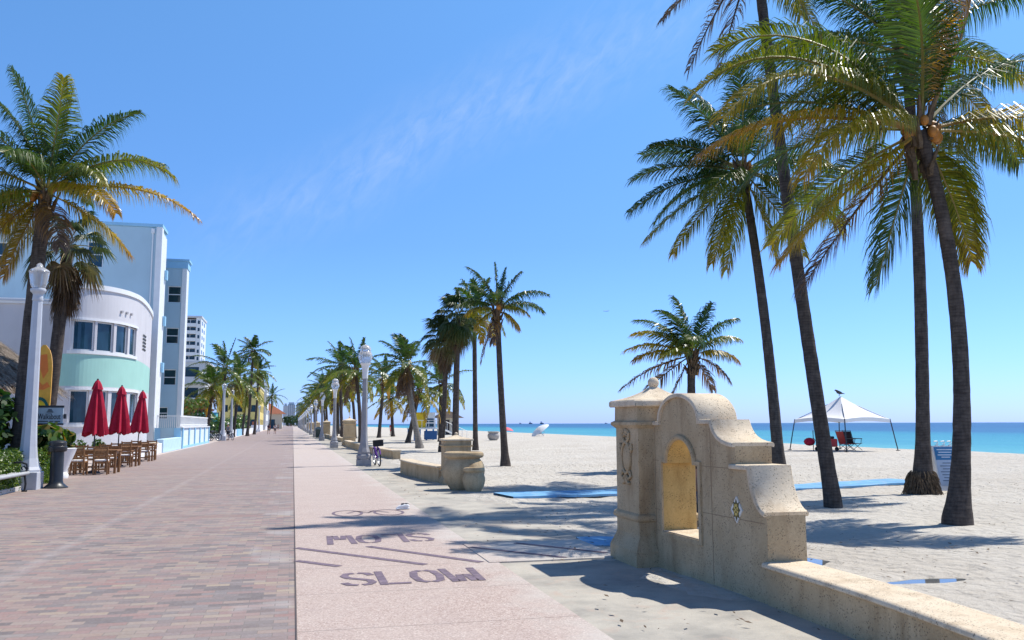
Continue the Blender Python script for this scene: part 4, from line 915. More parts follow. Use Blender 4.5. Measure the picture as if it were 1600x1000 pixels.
fan_palm('fan palm with shaggy dead skirt behind the large coconut palm at left', (-8.35, 33.5, 0), aty(106, 388, 33.5), (.05, 0, .2), .23, .2, .85, 1.0, 18, 313, 24, None, None, 60, -30, Vector((.1, -.1, 0)), 28, .78, 1.1)

# ---------------------------------------------------------------- buildings
def lerp2(a, b, t): return (a[0]+(b[0]-a[0])*t, a[1]+(b[1]-a[1])*t)
class Path:
    def __init__(s, pts):
        s.p = pts; s.l = [0]
        for a, b in zip(pts[:-1], pts[1:]): s.l.append(s.l[-1]+math.hypot(b[0]-a[0], b[1]-a[1]))
    def at(s, u, off=0.0):
        i = 0
        while i < len(s.p)-2 and u > s.l[i+1]: i += 1
        t = (u-s.l[i])/(s.l[i+1]-s.l[i]); q = lerp2(s.p[i], s.p[i+1], t)
        n = s.nrm(u); return (q[0]+n[0]*off, q[1]+n[1]*off)
    def nrm(s, u):
        h = .05; i = 0
        def raw(u):
            u = max(0, min(s.l[-1], u)); i = 0
            while i < len(s.p)-2 and u > s.l[i+1]: i += 1
            t = (u-s.l[i])/(s.l[i+1]-s.l[i]); return lerp2(s.p[i], s.p[i+1], t)
        a, b = raw(u-h), raw(u+h); d = math.hypot(b[0]-a[0], b[1]-a[1]) or 1
        return ((b[1]-a[1])/d, -(b[0]-a[0])/d)
    def us(s, u0, u1): return [u0]+[x for x in s.l if u0+.02 < x < u1-.02]+[u1]
    def u_px(s, px, z):                        # where the photo column px meets the wall (left to right)
        best = 0
        for k in range(1200):
            u = s.l[-1]*k/1199; x, y = s.at(u)
            q = ROT.transposed() @ Vector((x, y, z-EYE)); X = 800+FOC*q.x/-q.z
            if X > px: return u
        return s.l[-1]
def wall_mesh(mb, path, z0, z1, holes, depth=.16, u0=0, u1=None):
    u1 = path.l[-1] if u1 is None else u1
    U = sorted(set([round(x, 4) for x in path.us(u0, u1)]+[round(h[k], 4) for h in holes for k in (0, 1) if u0 <= h[k] <= u1])); Z = sorted(set([z0, z1]+[h[k] for h in holes for k in (2, 3) if z0 < h[k] < z1]))
    for a, b in zip(U[:-1], U[1:]):
        for c, d in zip(Z[:-1], Z[1:]):
            m, n = (a+b)/2, (c+d)/2
            if any(h[0] < m < h[1] and h[2] < n < h[3] for h in holes): continue
            p, q = path.at(a), path.at(b); mb.quad((*p, c), (*q, c), (*q, d), (*p, d))
    for h in holes:
        if not (z0 <= h[2]+.01 and h[3] <= z1+.01 and u0 <= h[0] and h[1] <= u1): continue
        uu = path.us(h[0], h[1])
        for a, b in zip(uu[:-1], uu[1:]):
            for z in (h[2], h[3]): mb.quad((*path.at(a), z), (*path.at(b), z), (*path.at(b, -depth), z), (*path.at(a, -depth), z))
        for u in (h[0], h[1]): mb.quad((*path.at(u), h[2]), (*path.at(u), h[3]), (*path.at(u, -depth), h[3]), (*path.at(u, -depth), h[2]))
def window(o, path, h, glass, fm=None, fw=.09, dep=.1, mull=(), rail=None):
    f = MB()
    def bar(a, b, c, d, off=-dep, th=.05):
        uu = path.us(a, b)
        for x, y in zip(uu[:-1], uu[1:]):
            A, B = path.at(x, off), path.at(y, off); C, D = path.at(y, off-th), path.at(x, off-th)
            f.add([(*A, c), (*B, c), (*C, c), (*D, c), (*A, d), (*B, d), (*C, d), (*D, d)], [(3, 2, 1, 0), (4, 5, 6, 7), (0, 1, 5, 4), (1, 2, 6, 5), (2, 3, 7, 6), (3, 0, 4, 7)])
    a, b, c, d = h; bar(a, b, c, c+fw); bar(a, b, d-fw, d); bar(a, a+fw, c+fw, d-fw); bar(b-fw, b, c+fw, d-fw)
    if rail: bar(a+fw, b-fw, rail-.03, rail+.03)
    for m in mull: bar(m-.03, m+.03, c+fw, d-fw)
    fo = f.build('window', fm or WHITE, None); 
    off = Vector(o.location); fo.data.transform(Matrix.Translation(-off)); fo.parent = o
    g = MB(); uu = path.us(a+fw*.5, b-fw*.5)
    for x, y in zip(uu[:-1], uu[1:]):
        A, B = path.at(x, -dep-.02), path.at(y, -dep-.02); g.quad((*A, c+.02), (*B, c+.02), (*B, d-.02), (*A, d-.02))
    W_(g, 'pane', glass, o).parent = fo
    return fo
def cafe():
    ctrl = [(-11.75, 49.2), (-11.62, 47.2), (-11.1, 46.15), (-10.2, 45.95), (-9.3, 46.6), (-8.65, 47.6), (-8.28, 48.9), (-8.15, 50.6), (-8.3, 54.0), (-8.75, 58.5), (-9.6, 62)]
    P = Path(curve(ctrl, 6)); o = thing('cafe_building', 'white two-storey curved corner building with mint green band and dark windows', 'building', (-10, 48, 0))
    Hc = 8.26
    up = [(112, 148), (152, 178), (182, 200), (203, 213)]; lo = [(106, 138), (143, 168), (173, 197), (202, 214)]
    hu = [(P.u_px(a, 6.2), P.u_px(b, 6.2), 5.22, 6.70) for a, b in up]; hl = [(P.u_px(a, 2.5), P.u_px(b, 2.5), 1.68, 3.32) for a, b in lo]
    w = MB(); wall_mesh(w, P, 0, 3.5, hl); wall_mesh(w, P, 5.05, Hc, hu); W_(w, 'wall', STUCCO, o)
    w = MB(); wall_mesh(w, P, 3.5, 5.05, []); W_(w, 'mint_band', MINT, o)
    for h in hu+hl: window(o, P, h, GLASS, WHITE, .07)
    def band(name, a, b, z0, z1, out, m):
        t = MB(); uu = P.us(a, b)
        for x, y in zip(uu[:-1], uu[1:]):
            A, B, C, D = P.at(x, out), P.at(y, out), P.at(y, -.25), P.at(x, -.25)
            t.add([(*A, z0), (*B, z0), (*C, z0), (*D, z0), (*A, z1), (*B, z1), (*C, z1), (*D, z1)], [(3, 2, 1, 0), (4, 5, 6, 7), (0, 1, 5, 4), (1, 2, 6, 5), (2, 3, 7, 6), (3, 0, 4, 7)])
        W_(t, name, m, o)
    L = P.l[-1]
    band('parapet_coping', 0, L, Hc, Hc+.24, .07, WHITE)
    band('window_surround', hu[0][0]-.16, hu[3][1]+.16, 5.07, 5.22, .06, WHITE); band('window_surround', hu[0][0]-.16, hu[3][1]+.16, 6.70, 6.80, .06, WHITE)
    band('window_surround', hl[0][0]-.16, hl[3][1]+.16, 1.55, 1.68, .06, WHITE); band('window_surround', hl[0][0]-.16, hl[3][1]+.16, 3.32, 3.42, .06, WHITE)
    for k, px in enumerate((189, 197, 204)):
        u = P.u_px(px, 7.3); s = MB(); a, b = P.at(u, -.05), P.at(u, .1); s.tube([(*a, 7.36), (*b, 7.34)], .075, 10); W_(s, 'drain_spout', plain('spout_grey', (.45, .44, .45)), o)
    u = P.u_px(222, 6)
    s = MB()
    for k in range(5):
        for z in (5.75+k*.19,): s.quad((*P.at(u, .02), z), (*P.at(u+1.5, .02), z), (*P.at(u+1.5, .05), z+.1), (*P.at(u, .05), z+.1))
    W_(s, 'vent_louvre', DGREY, o)
    r = MB(); r.prism([P.at(L*k/40) for k in range(41)]+[(-24, 62), (-24, 49.2)], lambda a, b, t: (a, b, t), Hc-.3, Hc-.2); W_(r, 'roof', LGREY, o)
    # set-back flat front to the left
    P2 = Path([(-30, 49.4), (-11.74, 49.4)]); w = MB(); wall_mesh(w, P2, 0, 7.85, []); w.boxz(-30, -11.72, 49.42, 49.6, 7.5, 7.84); W_(w, 'side_wall', STUCCO, o)
    c = MB(); c.boxz(-30, -11.76, 49.25, 49.7, 7.85, 8.12); W_(c, 'side_coping', WHITE, o)
    return P
CAFE = cafe()
def blue_block():
    o = thing('hotel_building', 'big pale blue hotel block with white corner pilasters behind the curved building', 'building', (-16, 66, 0))
    Hh = 15.25; xr = aty(251, 400, 64).x
    P = Path([(-40, 64), (xr, 64)]); hs_ = []
    for px, (ya, yb) in (((134, 160), (372, 412)),):
        u0, u1 = P.u_px(px[0], 12), P.u_px(px[1], 12); hs_.append((u0, u1, 12.3, 14.1))
    u0 = P.u_px(0, 12); hs_.append((u0-1.0, u0+.4, 12.0, 13.8))
    w = MB(); wall_mesh(w, P, 0, Hh, hs_); w.boxz(xr-.3, xr-.02, 64.02, 66.4, 0, Hh); W_(w, 'front_wall', PALEB, o)
    for h in hs_: window(o, P, h, GLASS, WHITE, .07, rail=(h[2]+h[3])/2)
    p = MB(); p.boxz(xr-.34, xr+.06, 63.93, 64.6, 0, Hh+.05, .02); W_(p, 'corner_pilaster', WHITE, o)
    p = MB(); p.boxz(-40, xr+.08, 63.9, 66.5, Hh+.05, Hh+.25); W_(p, 'parapet', SKYB, o)
    P = Path([(xr+.03, 64.6), (xr+.03, 66.5)]); w = MB(); wall_mesh(w, P, 0, Hh-.3, []); W_(w, 'side_wall', WHITE, o)
    for z in (5.3, 8.6, 11.9): f = MB(); f.boxz(xr+.04, xr+.22, 65.9, 66.4, z, z+.7, .02); W_(f, 'wall_fitting', SKYB, o)
    d = MB(); d.tube([(xr-.55, 63.94, 0), (xr-.55, 63.94, Hh-.4)], .05, 8); d.boxz(xr-.66, xr-.44, 63.84, 63.995, Hh-.4, Hh-.1); W_(d, 'downpipe', WHITE, o)
    o2 = thing('hotel_building', 'narrow pale blue wing with sky blue cornice and a column of four windows', 'building', (-9, 70, 0))
    xr2 = aty(291, 440, 70).x; H2 = 14.0; P = Path([(-14, 70), (xr2, 70)]); hh = []
    for a, b, t, bo in ((262, 283, 447, 473), (259, 279, 512, 537), (255, 275, 577, 602), (246, 262, 636, 655)):
        z1 = aty((a+b)/2, t, 70).z; z0 = aty((a+b)/2, bo, 70).z; xa = aty(a, (t+bo)/2, 70).x; xb = aty(b, (t+bo)/2, 70).x; hh.append((xa+14, xb+14, z0, z1))
    w = MB(); wall_mesh(w, P, 0, H2, hh); W_(w, 'front_wall', PALEB, o2)
    for h in hh: window(o2, P, h, GLASSG, WHITE, .06, rail=(h[2]+h[3])/2)
    c = MB(); c.boxz(-14, xr2+.1, 69.9, 71.6, H2-.55, H2); W_(c, 'cornice', SKYB, o2)
    c = MB(); c.boxz(-14, xr2+.2, 69.8, 71.7, H2+.003, H2+.15); W_(c, 'cornice_lip', SKYB, o2)
    c = MB(); c.boxz(xr2-.3, xr2+.05, 69.92, 71.2, 0, H2-.56, .02); W_(c, 'corner_pilaster', WHITE, o2)
    b = MB(); b.boxz(-14, xr2-.31, 70.2, 71.4, 0, H2-.6); W_(b, 'rear_block', WHITE, o2)
blue_block()
def box_building(name, label, x0, x1, y0, y1, H, m, floors, cols, wm, bal=False, roof=None, z00=0, wr=.55, side=True, ww=None):
    o = thing(name, label, 'building', ((x0+x1)/2, y0, 0)); P = Path([(x0, y0), (x1, y0), (x1, y1)]); L1 = x1-x0; L2 = y1-y0
    fh = (H-z00)/floors; holes = []
    for f in range(floors):
        for c in range(cols):
            a = L1*(c+.5-wr/2)/cols; holes.append((a, a+L1*wr/cols, z00+f*fh+fh*.32, z00+f*fh+fh*.8))
        for c in range(cols if side else 0):
            a = L1+L2*(c+.5-wr/2)/cols; holes.append((a, a+L2*wr/cols, z00+f*fh+fh*.32, z00+f*fh+fh*.8))
    w = MB(); wall_mesh(w, P, 0, H, holes, .3); W_(w, 'wall', m, o)
    for h in holes[:100]:
        g = MB(); uu = P.us(h[0], h[1])
        for x, y in zip(uu[:-1], uu[1:]): g.quad((*P.at(x, -.28), h[2]), (*P.at(y, -.28), h[2]), (*P.at(y, -.28), h[3]), (*P.at(x, -.28), h[3]))
        W_(g, 'window', wm, o)
    if bal:
        for f in range(1, floors):
            b = MB(); z = z00+f*fh; b.boxz(x0-.02, x1+.9, y0-1.1, y0-.02, z-.12, z+.08); b.boxz(x0, x1+.9, y0-1.1, y0-1.0, z+.09, z+1.05); W_(b, 'balcony', bal, o)
    r = MB(); r.boxz(x0-.2, x1+.2, y0-.2, y1+.2, H+.003, H+.35); W_(r, 'roof', roof or LGREY, o)
    return o
def highrise():
    o = thing('apartment_tower', 'distant white apartment high-rise with stacked balconies above the palms', 'building', (-40, 350, 0))
    x1 = -34.7; y0 = 350; H = aty(300, 499, 350).z; n = 15; fh = H/n
    w = MB(); w.boxz(-60, x1-1.9, y0, y0+18, 0, H); w.boxz(x1-1.8, x1, y0-1.5, y0+18, 0, H+.5); W_(w, 'wall', WHITE, o)
    for f in range(3, n):
        z = f*fh; b = MB(); b.boxz(-60, x1-1.82, y0-1.6, y0-.02, z-.15, z+.1); b.boxz(-60, x1-1.82, y0-1.6, y0-1.45, z+.11, z+1.15); W_(b, 'balcony', WHITE, o)
        g = MB(); g.boxz(-59, x1-4.2, y0-.12, y0-.01, z+.3, z+fh-.25); g.boxz(x1-3.9, x1-2.1, y0-.12, y0-.01, z+.3, z+fh-.25); W_(g, 'window', GLASS, o)
        g = MB()
        for k in range(2): g.boxz(x1+.01, x1+.08, y0+2+k*7, y0+5+k*7, z+.9, z+fh-.5)
        g.boxz(x1-1.2, x1-.5, y0-1.58, y0-1.505, z+.9, z+fh-.6); W_(g, 'side_window', GLASS, o)
    r = MB(); r.boxz(-60, x1+.3, y0-1.9, y0+18.3, H+.51, H+1.2); W_(r, 'roof', LGREY, o)
highrise()
t = aty(322, 567, 150)
box_building('apartment_building', 'low grey-white apartment house with balconies beside the pale blue wing', t.x-14, t.x, 150, 165, t.z, plain('pale_grey_wall', (.62, .63, .62)), 3, 3, GLASS, LGREY, None, 1.5)
a = aty(398, 606, 232); box_building('house', 'yellow two-storey house at the right of the palm cluster', a.x-9, aty(407, 606, 232).x, 232, 262, a.z, YELB, 3, 3, GLASS)
a = aty(412, 600, 262); box_building('apartment_building', 'white slab house behind the yellow house', a.x-6, a.x+.8, 263, 290, aty(412, 598, 262).z, WHITE, 4, 2, GLASS)
def pavilion():
    c = aty(428, 632, 330); x = c.x-1; y = 330; o = thing('pavilion', 'low beach pavilion with red tiled hip roof among the far palms', 'building', (x, y, 0))
    w = MB(); w.boxz(x-5, x+4, y, y+8, 0, 5.4); W_(w, 'wall', plain('cream_wall', (.60, .52, .38)), o)
    r = MB(); r.add([(x-6, y-1, 5.41), (x+5.4, y-1, 5.41), (x+5.4, y+9, 5.41), (x-6, y+9, 5.41), (x-1, y+4, 9.6)], [(0, 1, 4), (1, 2, 4), (2, 3, 4), (3, 0, 4), (3, 2, 1, 0)]); W_(r, 'roof', TERRA, o)
    d = MB(); d.boxz(x-2, x+1.5, y-.06, y-.01, .1, 3.4); W_(d, 'doorway', GLASS, o)
pavilion()
def tower(label, px0, px1, pyt, Y, m=TOWERG):
    a, b = aty(px0, pyt, Y), aty(px1, pyt, Y); n = 26
    o = thing('glass_tower', label, 'tower', ((a.x+b.x)/2, Y, 0), 0, 'far glass towers beyond the road'); w = MB(); w.boxz(a.x, b.x, Y, Y+18, 0, a.z); W_(w, 'wall', m, o)
    s = MB()
    for k in range(1, n): z = a.z*k/n; s.boxz(a.x-.15, b.x+.15, Y-.25, Y+18.2, z-.25, z+.25)
    W_(s, 'floor_slabs', LGREY, o); p = MB()
    for k in range(5): x = a.x+(b.x-a.x)*k/4; p.boxz(x-.3, x+.3, Y-.5, Y-.26, 0, a.z)
    W_(p, 'mullions', LGREY, o); r = MB(); r.boxz(a.x+1, b.x-1, Y+3, Y+14, a.z+.01, a.z+3); W_(r, 'roof_plant', LGREY, o)
tower('leftmost of the far blue glass towers at the end of the road', 443, 449.5, 634, 1150)
tower('widest of the far blue glass towers at the end of the road', 449.8, 461, 632, 1200)
tower('rightmost pale far glass tower beside the first palms of the beach row', 463, 474, 633, 1250)
# far greenery at the end of the road
for k, (x, y, z, r, lb) in enumerate(((-3.4, 760, 2, (7, 5, 5.5), 'dark green tree right of the road end'), (-14, 640, 2.5, (6, 5, 6), 'bushy green tree left of the road end'), (6, 700, 3, (8, 6, 7), 'large round tree where the beach row of palms ends'), (-20, 520, 3, (6, 6, 6), 'dark tree behind the far lamp posts'), (-16, 420, 2, (4, 5, 4.4), 'leafy shrub mass behind the fourth far lamp post'))):
    shrub('broadleaf_tree', lb, 'tree', (x, y, z+1.5), r, 1500, .7, 400+k, BUSH, age=(0, .5), group='trees at the end of the road')
t = (-13.0, 135); shrub('broadleaf_shrub', 'dark rounded shrubs under the palms left of the yellow house', 'shrub', (-10.5, 165, 1.6), (2.6, 12, 1.9), 2600, .28, 431, BUSH, age=(0, .8))
shrub('broadleaf_shrub', 'shady shrub under the palm cluster behind the bicycles', 'shrub', (-10.2, 112, 1.6), (2.0, 10, 2.2), 2400, .26, 432, BUSH, age=(0, .75))
shrub('dry_shrub', 'dusty yellowish bush at the end of the picket fence', 'shrub', (-9.7, 92, 3.4), (1.7, 3, 1.2), 1300, .22, 433, BUSH, age=(.55, 1))
# ---------------------------------------------------------------- writing
def text_mb(txt, size, f, width=None):
    cu = bpy.data.curves.new('t', 'FONT'); cu.body = txt; cu.size = size; cu.align_x = 'LEFT'; cu.resolution_u = 3; cu.offset = size*.012
    ob = bpy.data.objects.new('t', cu); COL.objects.link(ob); dg = bpy.context.evaluated_depsgraph_get(); me = bpy.data.meshes.new_from_object(ob.evaluated_get(dg))
    xs = [v.co.x for v in me.vertices]; w = max(xs)-min(xs); k = (width/w) if width else 1
    mb = MB(); mb.add([f((v.co.x-min(xs))*k, v.co.y) for v in me.vertices], [tuple(p.vertices) for p in me.polygons])
    bpy.data.objects.remove(ob); bpy.data.curves.remove(cu); bpy.data.meshes.remove(me); return mb
# ---------------------------------------------------------------- cafe terrace
def umbrella(label, x, y, lean, H=3.2):
    o = thing('closed_umbrella', label, 'parasol', (x, y, 0), 0, 'closed burgundy parasols at the cafe'); rng = random.Random(int(y*10))
    p = MB(); p.tube([(0, 0, .05), (lean*.15, 0, H*.98)], .024, 8); p.build('pole', BLACK, o, True)
    b = MB(); b.lathe([(.24, 0), (.24, .05), (.12, .08), (.04, .11), (.04, .3)], 16); b.build('base', DGREY, o)
    n = 40; c = MB(); vs = []; prof = [(.33, 1.32), (.335, 1.38), (.315, 1.55), (.275, 1.9), (.225, 2.25), (.17, 2.6), (.125, 2.85), (.10, 2.96)]
    for i, (r, z) in enumerate(prof):
        for k in range(n):
            a = 2*math.pi*k/n; fold = 1+.30*math.sin(a*8+.3*i*.4)*(.35+.65*(1-i/8))+.06*math.sin(a*3+y)
            zz = z-(.07*math.cos(a*8) if i == 0 else 0)+(.03*math.sin(a*3+y) if i < 2 else 0)
            vs.append((math.cos(a)*r*fold+lean*(z/H)*.15, math.sin(a)*r*fold, zz*H/3.2))
    fs = [(i*n+k, i*n+(k+1) % n, (i+1)*n+(k+1) % n, (i+1)*n+k) for i in range(7) for k in range(n)]
    c.add(vs, fs); c.build('canopy', RED, o, True)
    t = MB(); vs = []
    for i, (r, z) in enumerate([(.175, 2.86), (.15, 2.95), (.115, 3.06), (.075, 3.14), (.03, 3.19)]):
        for k in range(24):
            a = 2*math.pi*k/24; q = r*(1+.1*math.sin(a*8)); vs.append((math.cos(a)*q+lean*.15, math.sin(a)*q, (z-(.02*math.cos(a*8) if i == 0 else 0))*H/3.2))
    t.add(vs, [(i*24+k, i*24+(k+1) % 24, (i+1)*24+(k+1) % 24, (i+1)*24+k) for i in range(4) for k in range(24)]+[tuple(96+k for k in range(24))]); t.build('top_vent', RED, o, True)
    f = MB(); f.ball((lean*.15, 0, H+.01), .035, 8); f.build('finial', BLACK, o, True)
umbrella('nearest and tallest of the three closed burgundy parasols', -6.62, 33.0, .1)
umbrella('middle closed burgundy parasol of the three', -6.78, 38.2, .3)
umbrella('farthest closed burgundy parasol, leaning at the white wall', -6.93, 43.6, 1.0)
def table(label, x, y):
    o = thing('dining_table', label, 'table', (x, y, 0), 0, 'wooden dining tables on the terrace'); t = MB()
    for k in range(7): t.box((0, -.36+k*.12, .775), (1.36, .112, .045), 0, .006)
    t.build('tabletop', WOOD, o)
    f = MB(); f.boxz(-.6, .6, -.37, -.335, .66, .75); f.boxz(-.6, .6, .335, .37, .66, .75); f.boxz(-.62, -.585, -.334, .334, .66, .75); f.boxz(.585, .62, -.334, .334, .66, .75); f.build('apron', WOOD, o)
    for i in (-1, 1):
        for j in (-1, 1): l = MB(); l.box((i*.61, j*.365, .37), (.075, .075, .74), 0, .006); l.build('leg', WOOD, o)
table('nearest wooden table, under the tallest closed parasol', -6.45, 32.9); table('middle wooden table under the middle parasol', -6.62, 38.1); table('farthest wooden table, next to the white wall', -6.8, 43.5)
def chair():
    o = thing('dining_chair', '', 'chair', (0, 0, 0)); s = MB(); s.box((0, 0, .43), (.46, .46, .04), 0, .008); s.build('seat', WOOD, o)
    c = MB(); c.box((0, .0, .475), (.42, .42, .055), 0, .02); c.build('cushion', CUSH, o, True)
    for i in (-1, 1):
        l = MB(); l.box((i*.205, -.2, .31), (.05, .05, .62), 0, .005); l.build('leg', WOOD, o)
        l = MB(); l.tube([(i*.205, .2, 0), (i*.205, .21, .45), (i*.205, .27, .92)], .032, 4, True, None, math.pi/4); l.build('leg', WOOD, o)
        a = MB(); a.box((i*.22, .0, .635), (.06, .5, .03), 0, .006); a.build('armrest', WOOD, o)
    r = MB()
    for k in range(4): r.box((0, .225+.013*k, .56+k*.1), (.4, .02, .06), 0, .005)
    r.build('backrest', WOOD, o); st = MB(); st.boxz(-.19, .19, -.215, -.185, .16, .2); st.boxz(-.19, .19, .19, .22, .16, .2); st.build('stretcher', WOOD, o)
    return o
ch = chair()
CH = [(-6.15, 31.95, math.pi+.05, 'wooden armchair nearest the camera, at the near end of the first table'), (-6.85, 32.0, math.pi-.05, 'wooden armchair at the near side of the first table, beside the white planter'),
      (-6.15, 33.85, .05, 'wooden armchair on the far side of the first table, road end'), (-6.85, 33.9, 0, 'wooden armchair on the far side of the first table, wall end'),
      (-6.3, 37.2, math.pi, 'wooden armchair on the near side of the middle table, road end'), (-7.0, 37.2, math.pi, 'wooden armchair on the near side of the middle table, wall end'),
      (-6.3, 39.1, 0, 'wooden armchair on the far side of the middle table, road end'), (-7.0, 39.1, .1, 'wooden armchair on the far side of the middle table, wall end'),
      (-6.45, 42.6, math.pi, 'wooden armchair on the near side of the farthest table, road end'), (-7.15, 42.6, math.pi, 'wooden armchair on the near side of the farthest table, wall end'),
      (-6.45, 44.5, 0, 'wooden armchair on the far side of the farthest table, road end'), (-7.15, 44.5, 0, 'wooden armchair on the far side of the farthest table, wall end')]
for k, (x, y, a, lb) in enumerate(CH):
    if k == 0: ch.location = (x, y, 0); ch.rotation_euler = (0, 0, a); ch['label'] = lb; ch['group'] = 'wooden armchairs on the terrace'
    else: dup(ch, (x, y, 0), a, lb)
def second_table(label, x, y):
    o = thing('dining_table', label, 'table', (x, y, 0), 0, 'wooden dining tables on the terrace'); t = MB(); t.box((0, 0, .80), (1.3, .8, .05), 0, .01); t.build('tabletop', plain('pale_tabletop', (.6, .6, .62), .5), o)
    for i in (-1, 1):
        for j in (-1, 1): l = MB(); l.box((i*.55, j*.33, .385), (.075, .075, .77), 0, .006); l.build('leg', WOOD, o)
second_table('pale-topped table near the white planter, behind the first row', -7.75, 34.2)
for k, (x, y, a, lb) in enumerate(((-7.5, 35.1, 0, 'armchair behind the pale-topped table, right one'), (-8.1, 35.1, .1, 'armchair behind the pale-topped table, left one'))): dup(ch, (x, y, 0), a, lb)
def planter_white():
    o = thing('white_planter', 'white urn planter with leafy plant behind the black bollard', 'planter', (-7.0, 30.1, 0)); b = MB()
    b.lathe([(.26, 0), (.28, .1), (.22, .2), (.3, .45), (.42, .75), (.46, .88), (.48, .92), (.40, .94), (.36, .86), (.05, .84)], 20); b.build('bowl', WHITE, o, True)
    rng = random.Random(5); l = MB(); leaf_blob(l, (0, 0, 1.15), (.42, .42, .35), 120, .14, rng, 4, True, (.2, .95)); l.build('plant', BUSH, o, False, True, False)
planter_white()
o = thing('planter_box', 'low white rendered planter wall at the near end of the terrace', 'planter', (-7.3, 30.8, 0)); b = MB(); b.box((0, 0, .28), (.5, 1.3, .62), 0, .03); b.build('box', WHITE, o)
rng = random.Random(6); b = MB(); leaf_blob(b, (0, 0, .75), (.2, .55, .25), 160, .09, rng, 5, False, (.2, .9)); b.build('plant', BUSH, o, False, True, False)
for k, (x, y, lb) in enumerate(((-7.9, 37, 'small green plant between the tables, left one'), (-8.0, 41, 'small green plant between the tables, near the curved wall'))):
    shrub('terrace_plant', lb, 'plant', (x, y, .8), (.35, .4, .35), 260, .09, 440+k, BUSH, age=(.3, .8))
# white kerb wall, blue fence, picket
def terrace_wall():
    o = thing('terrace_wall', 'low white rendered wall ending the cafe terrace', 'low wall', (-7.5, 50, 0)); w = MB(); w.boxz(-7.75, -7.36, 45.6, 54.9, 0, .58, .03); w.boxz(-10.5, -7.76, 45.6, 46.0, 0, .58); W_(w, 'wall', WHITE, o)
    c = MB(); c.boxz(-7.70, -7.42, 46.2, 54.0, .583, .66, .03); W_(c, 'cushion', plain('sand_cushion', (.50, .44, .34), .9), o)
    o = thing('hotel_fence', 'pale blue and white panelled wall with white picket fence on top', 'fence', (-7.4, 70, 0))
    w = MB(); w.boxz(-7.72, -7.33, 55.2, 63.9, 0, .80, .03); W_(w, 'near_bench_wall', plain('ice_blue_paint', (.50, .70, .84), .8), o)
    w = MB(); w.boxz(-9.0, -7.40, 64.0, 64.25, 0, 1.42); W_(w, 'end_wall', PALEB, o)
    w = MB(); w.boxz(-7.62, -7.38, 64.26, 84, 0, 1.42); W_(w, 'long_wall', plain('panel_white_blue', (.66, .76, .82), .8), o)
    w = MB()
    for k in range(6): y = 64.3+k*3.9; w.boxz(-7.37, -7.30, y, y+.42, 0, 1.42)
    w.boxz(-9.1, -8.75, 63.93, 63.995, 0, 1.42); w.boxz(-7.85, -7.40, 63.93, 63.995, 0, 1.42); w.boxz(-7.368, -7.31, 64.8, 84, 0, .18); W_(w, 'blue_posts', SKYB, o)
    c = MB(); c.boxz(-7.7, -7.28, 63.9, 84.1, 1.423, 1.5); W_(c, 'wall_cap', WHITE, o)
    p = MB(); n = 22
    for k in range(46): y = 64.2+k*.43; p.boxz(-7.54, -7.48, y, y+.09, 1.5, 2.28)
    p.boxz(-7.55, -7.47, 64, 84, 2.18, 2.26); p.boxz(-7.55, -7.47, 64, 84, 1.6, 1.66)
    for k in range(13): x = -9.0+k*.125; p.boxz(x, x+.04, 64.08, 64.12, 1.42, 2.3)
    p.boxz(-9.0, -7.5, 64.07, 64.13, 2.2, 2.26); W_(p, 'picket', WHITE, o)
    o = thing('low_wall', 'low white and blue wall on the building side beyond the cyclist', 'low wall', (-7.6, 130, 0)); w = MB(); w.boxz(-7.9, -7.55, 104, 128, 0, .95); w.boxz(-7.9, -7.55, 141, 185, 0, .95); W_(w, 'wall', WHITE, o)
    w = MB(); w.boxz(-7.88, -7.52, 128.01, 140.9, 0, .97); W_(w, 'blue_panel', SKYB, o)
    o = thing('planter_wall', 'terracotta and white planter wall in front of the yellow house', 'low wall', (-7.6, 205, 0)); w = MB(); w.boxz(-8.4, -7.6, 190, 240, 0, 1.5); W_(w, 'wall', WHITE, o)
    w = MB(); w.boxz(-8.3, -7.7, 192, 204, 1.503, 2.2); W_(w, 'terracotta_box', TERRA, o)
terrace_wall()
def awnings():
    p = aty(308, 640, 112); o = thing('pergola', 'red-brown timber pergola beyond the picket fence', 'pergola', (p.x, 112, 0)); w = MB()
    for k in range(7): w.boxz(p.x-3, p.x+1.6, 110+k, 110.15+k, 3.3, 3.55)
    w.boxz(p.x-3, p.x+1.6, 109.8, 109.95, 3.05, 3.295); W_(w, 'beams', TERRA, o); q = MB(); q.boxz(p.x+1.2, p.x+1.5, 109.82, 110.1, 0, 3.04); q.boxz(p.x-2.5, p.x-2.2, 109.82, 110.1, 0, 3.04); W_(q, 'posts', WOOD, o)
    p = aty(327, 650, 120); o = thing('awning', 'small turquoise awning stall under the palms', 'awning', (p.x, 120, 0)); w = MB(); w.add([(p.x-1.1, 120, 3.2), (p.x+1.0, 120, 3.2), (p.x+1.2, 118.6, 2.3), (p.x-1.3, 118.6, 2.3), (p.x+1.2, 118.6, 2.0), (p.x-1.3, 118.6, 2.0)], [(0, 1, 2, 3), (3, 2, 4, 5)]); W_(w, 'canvas', TURQ, o)
    q = MB(); q.boxz(p.x-1.2, p.x+1.1, 120.05, 121, 0, 3.2); W_(q, 'stall', plain('dark_stall', (.08, .10, .10)), o)
awnings()
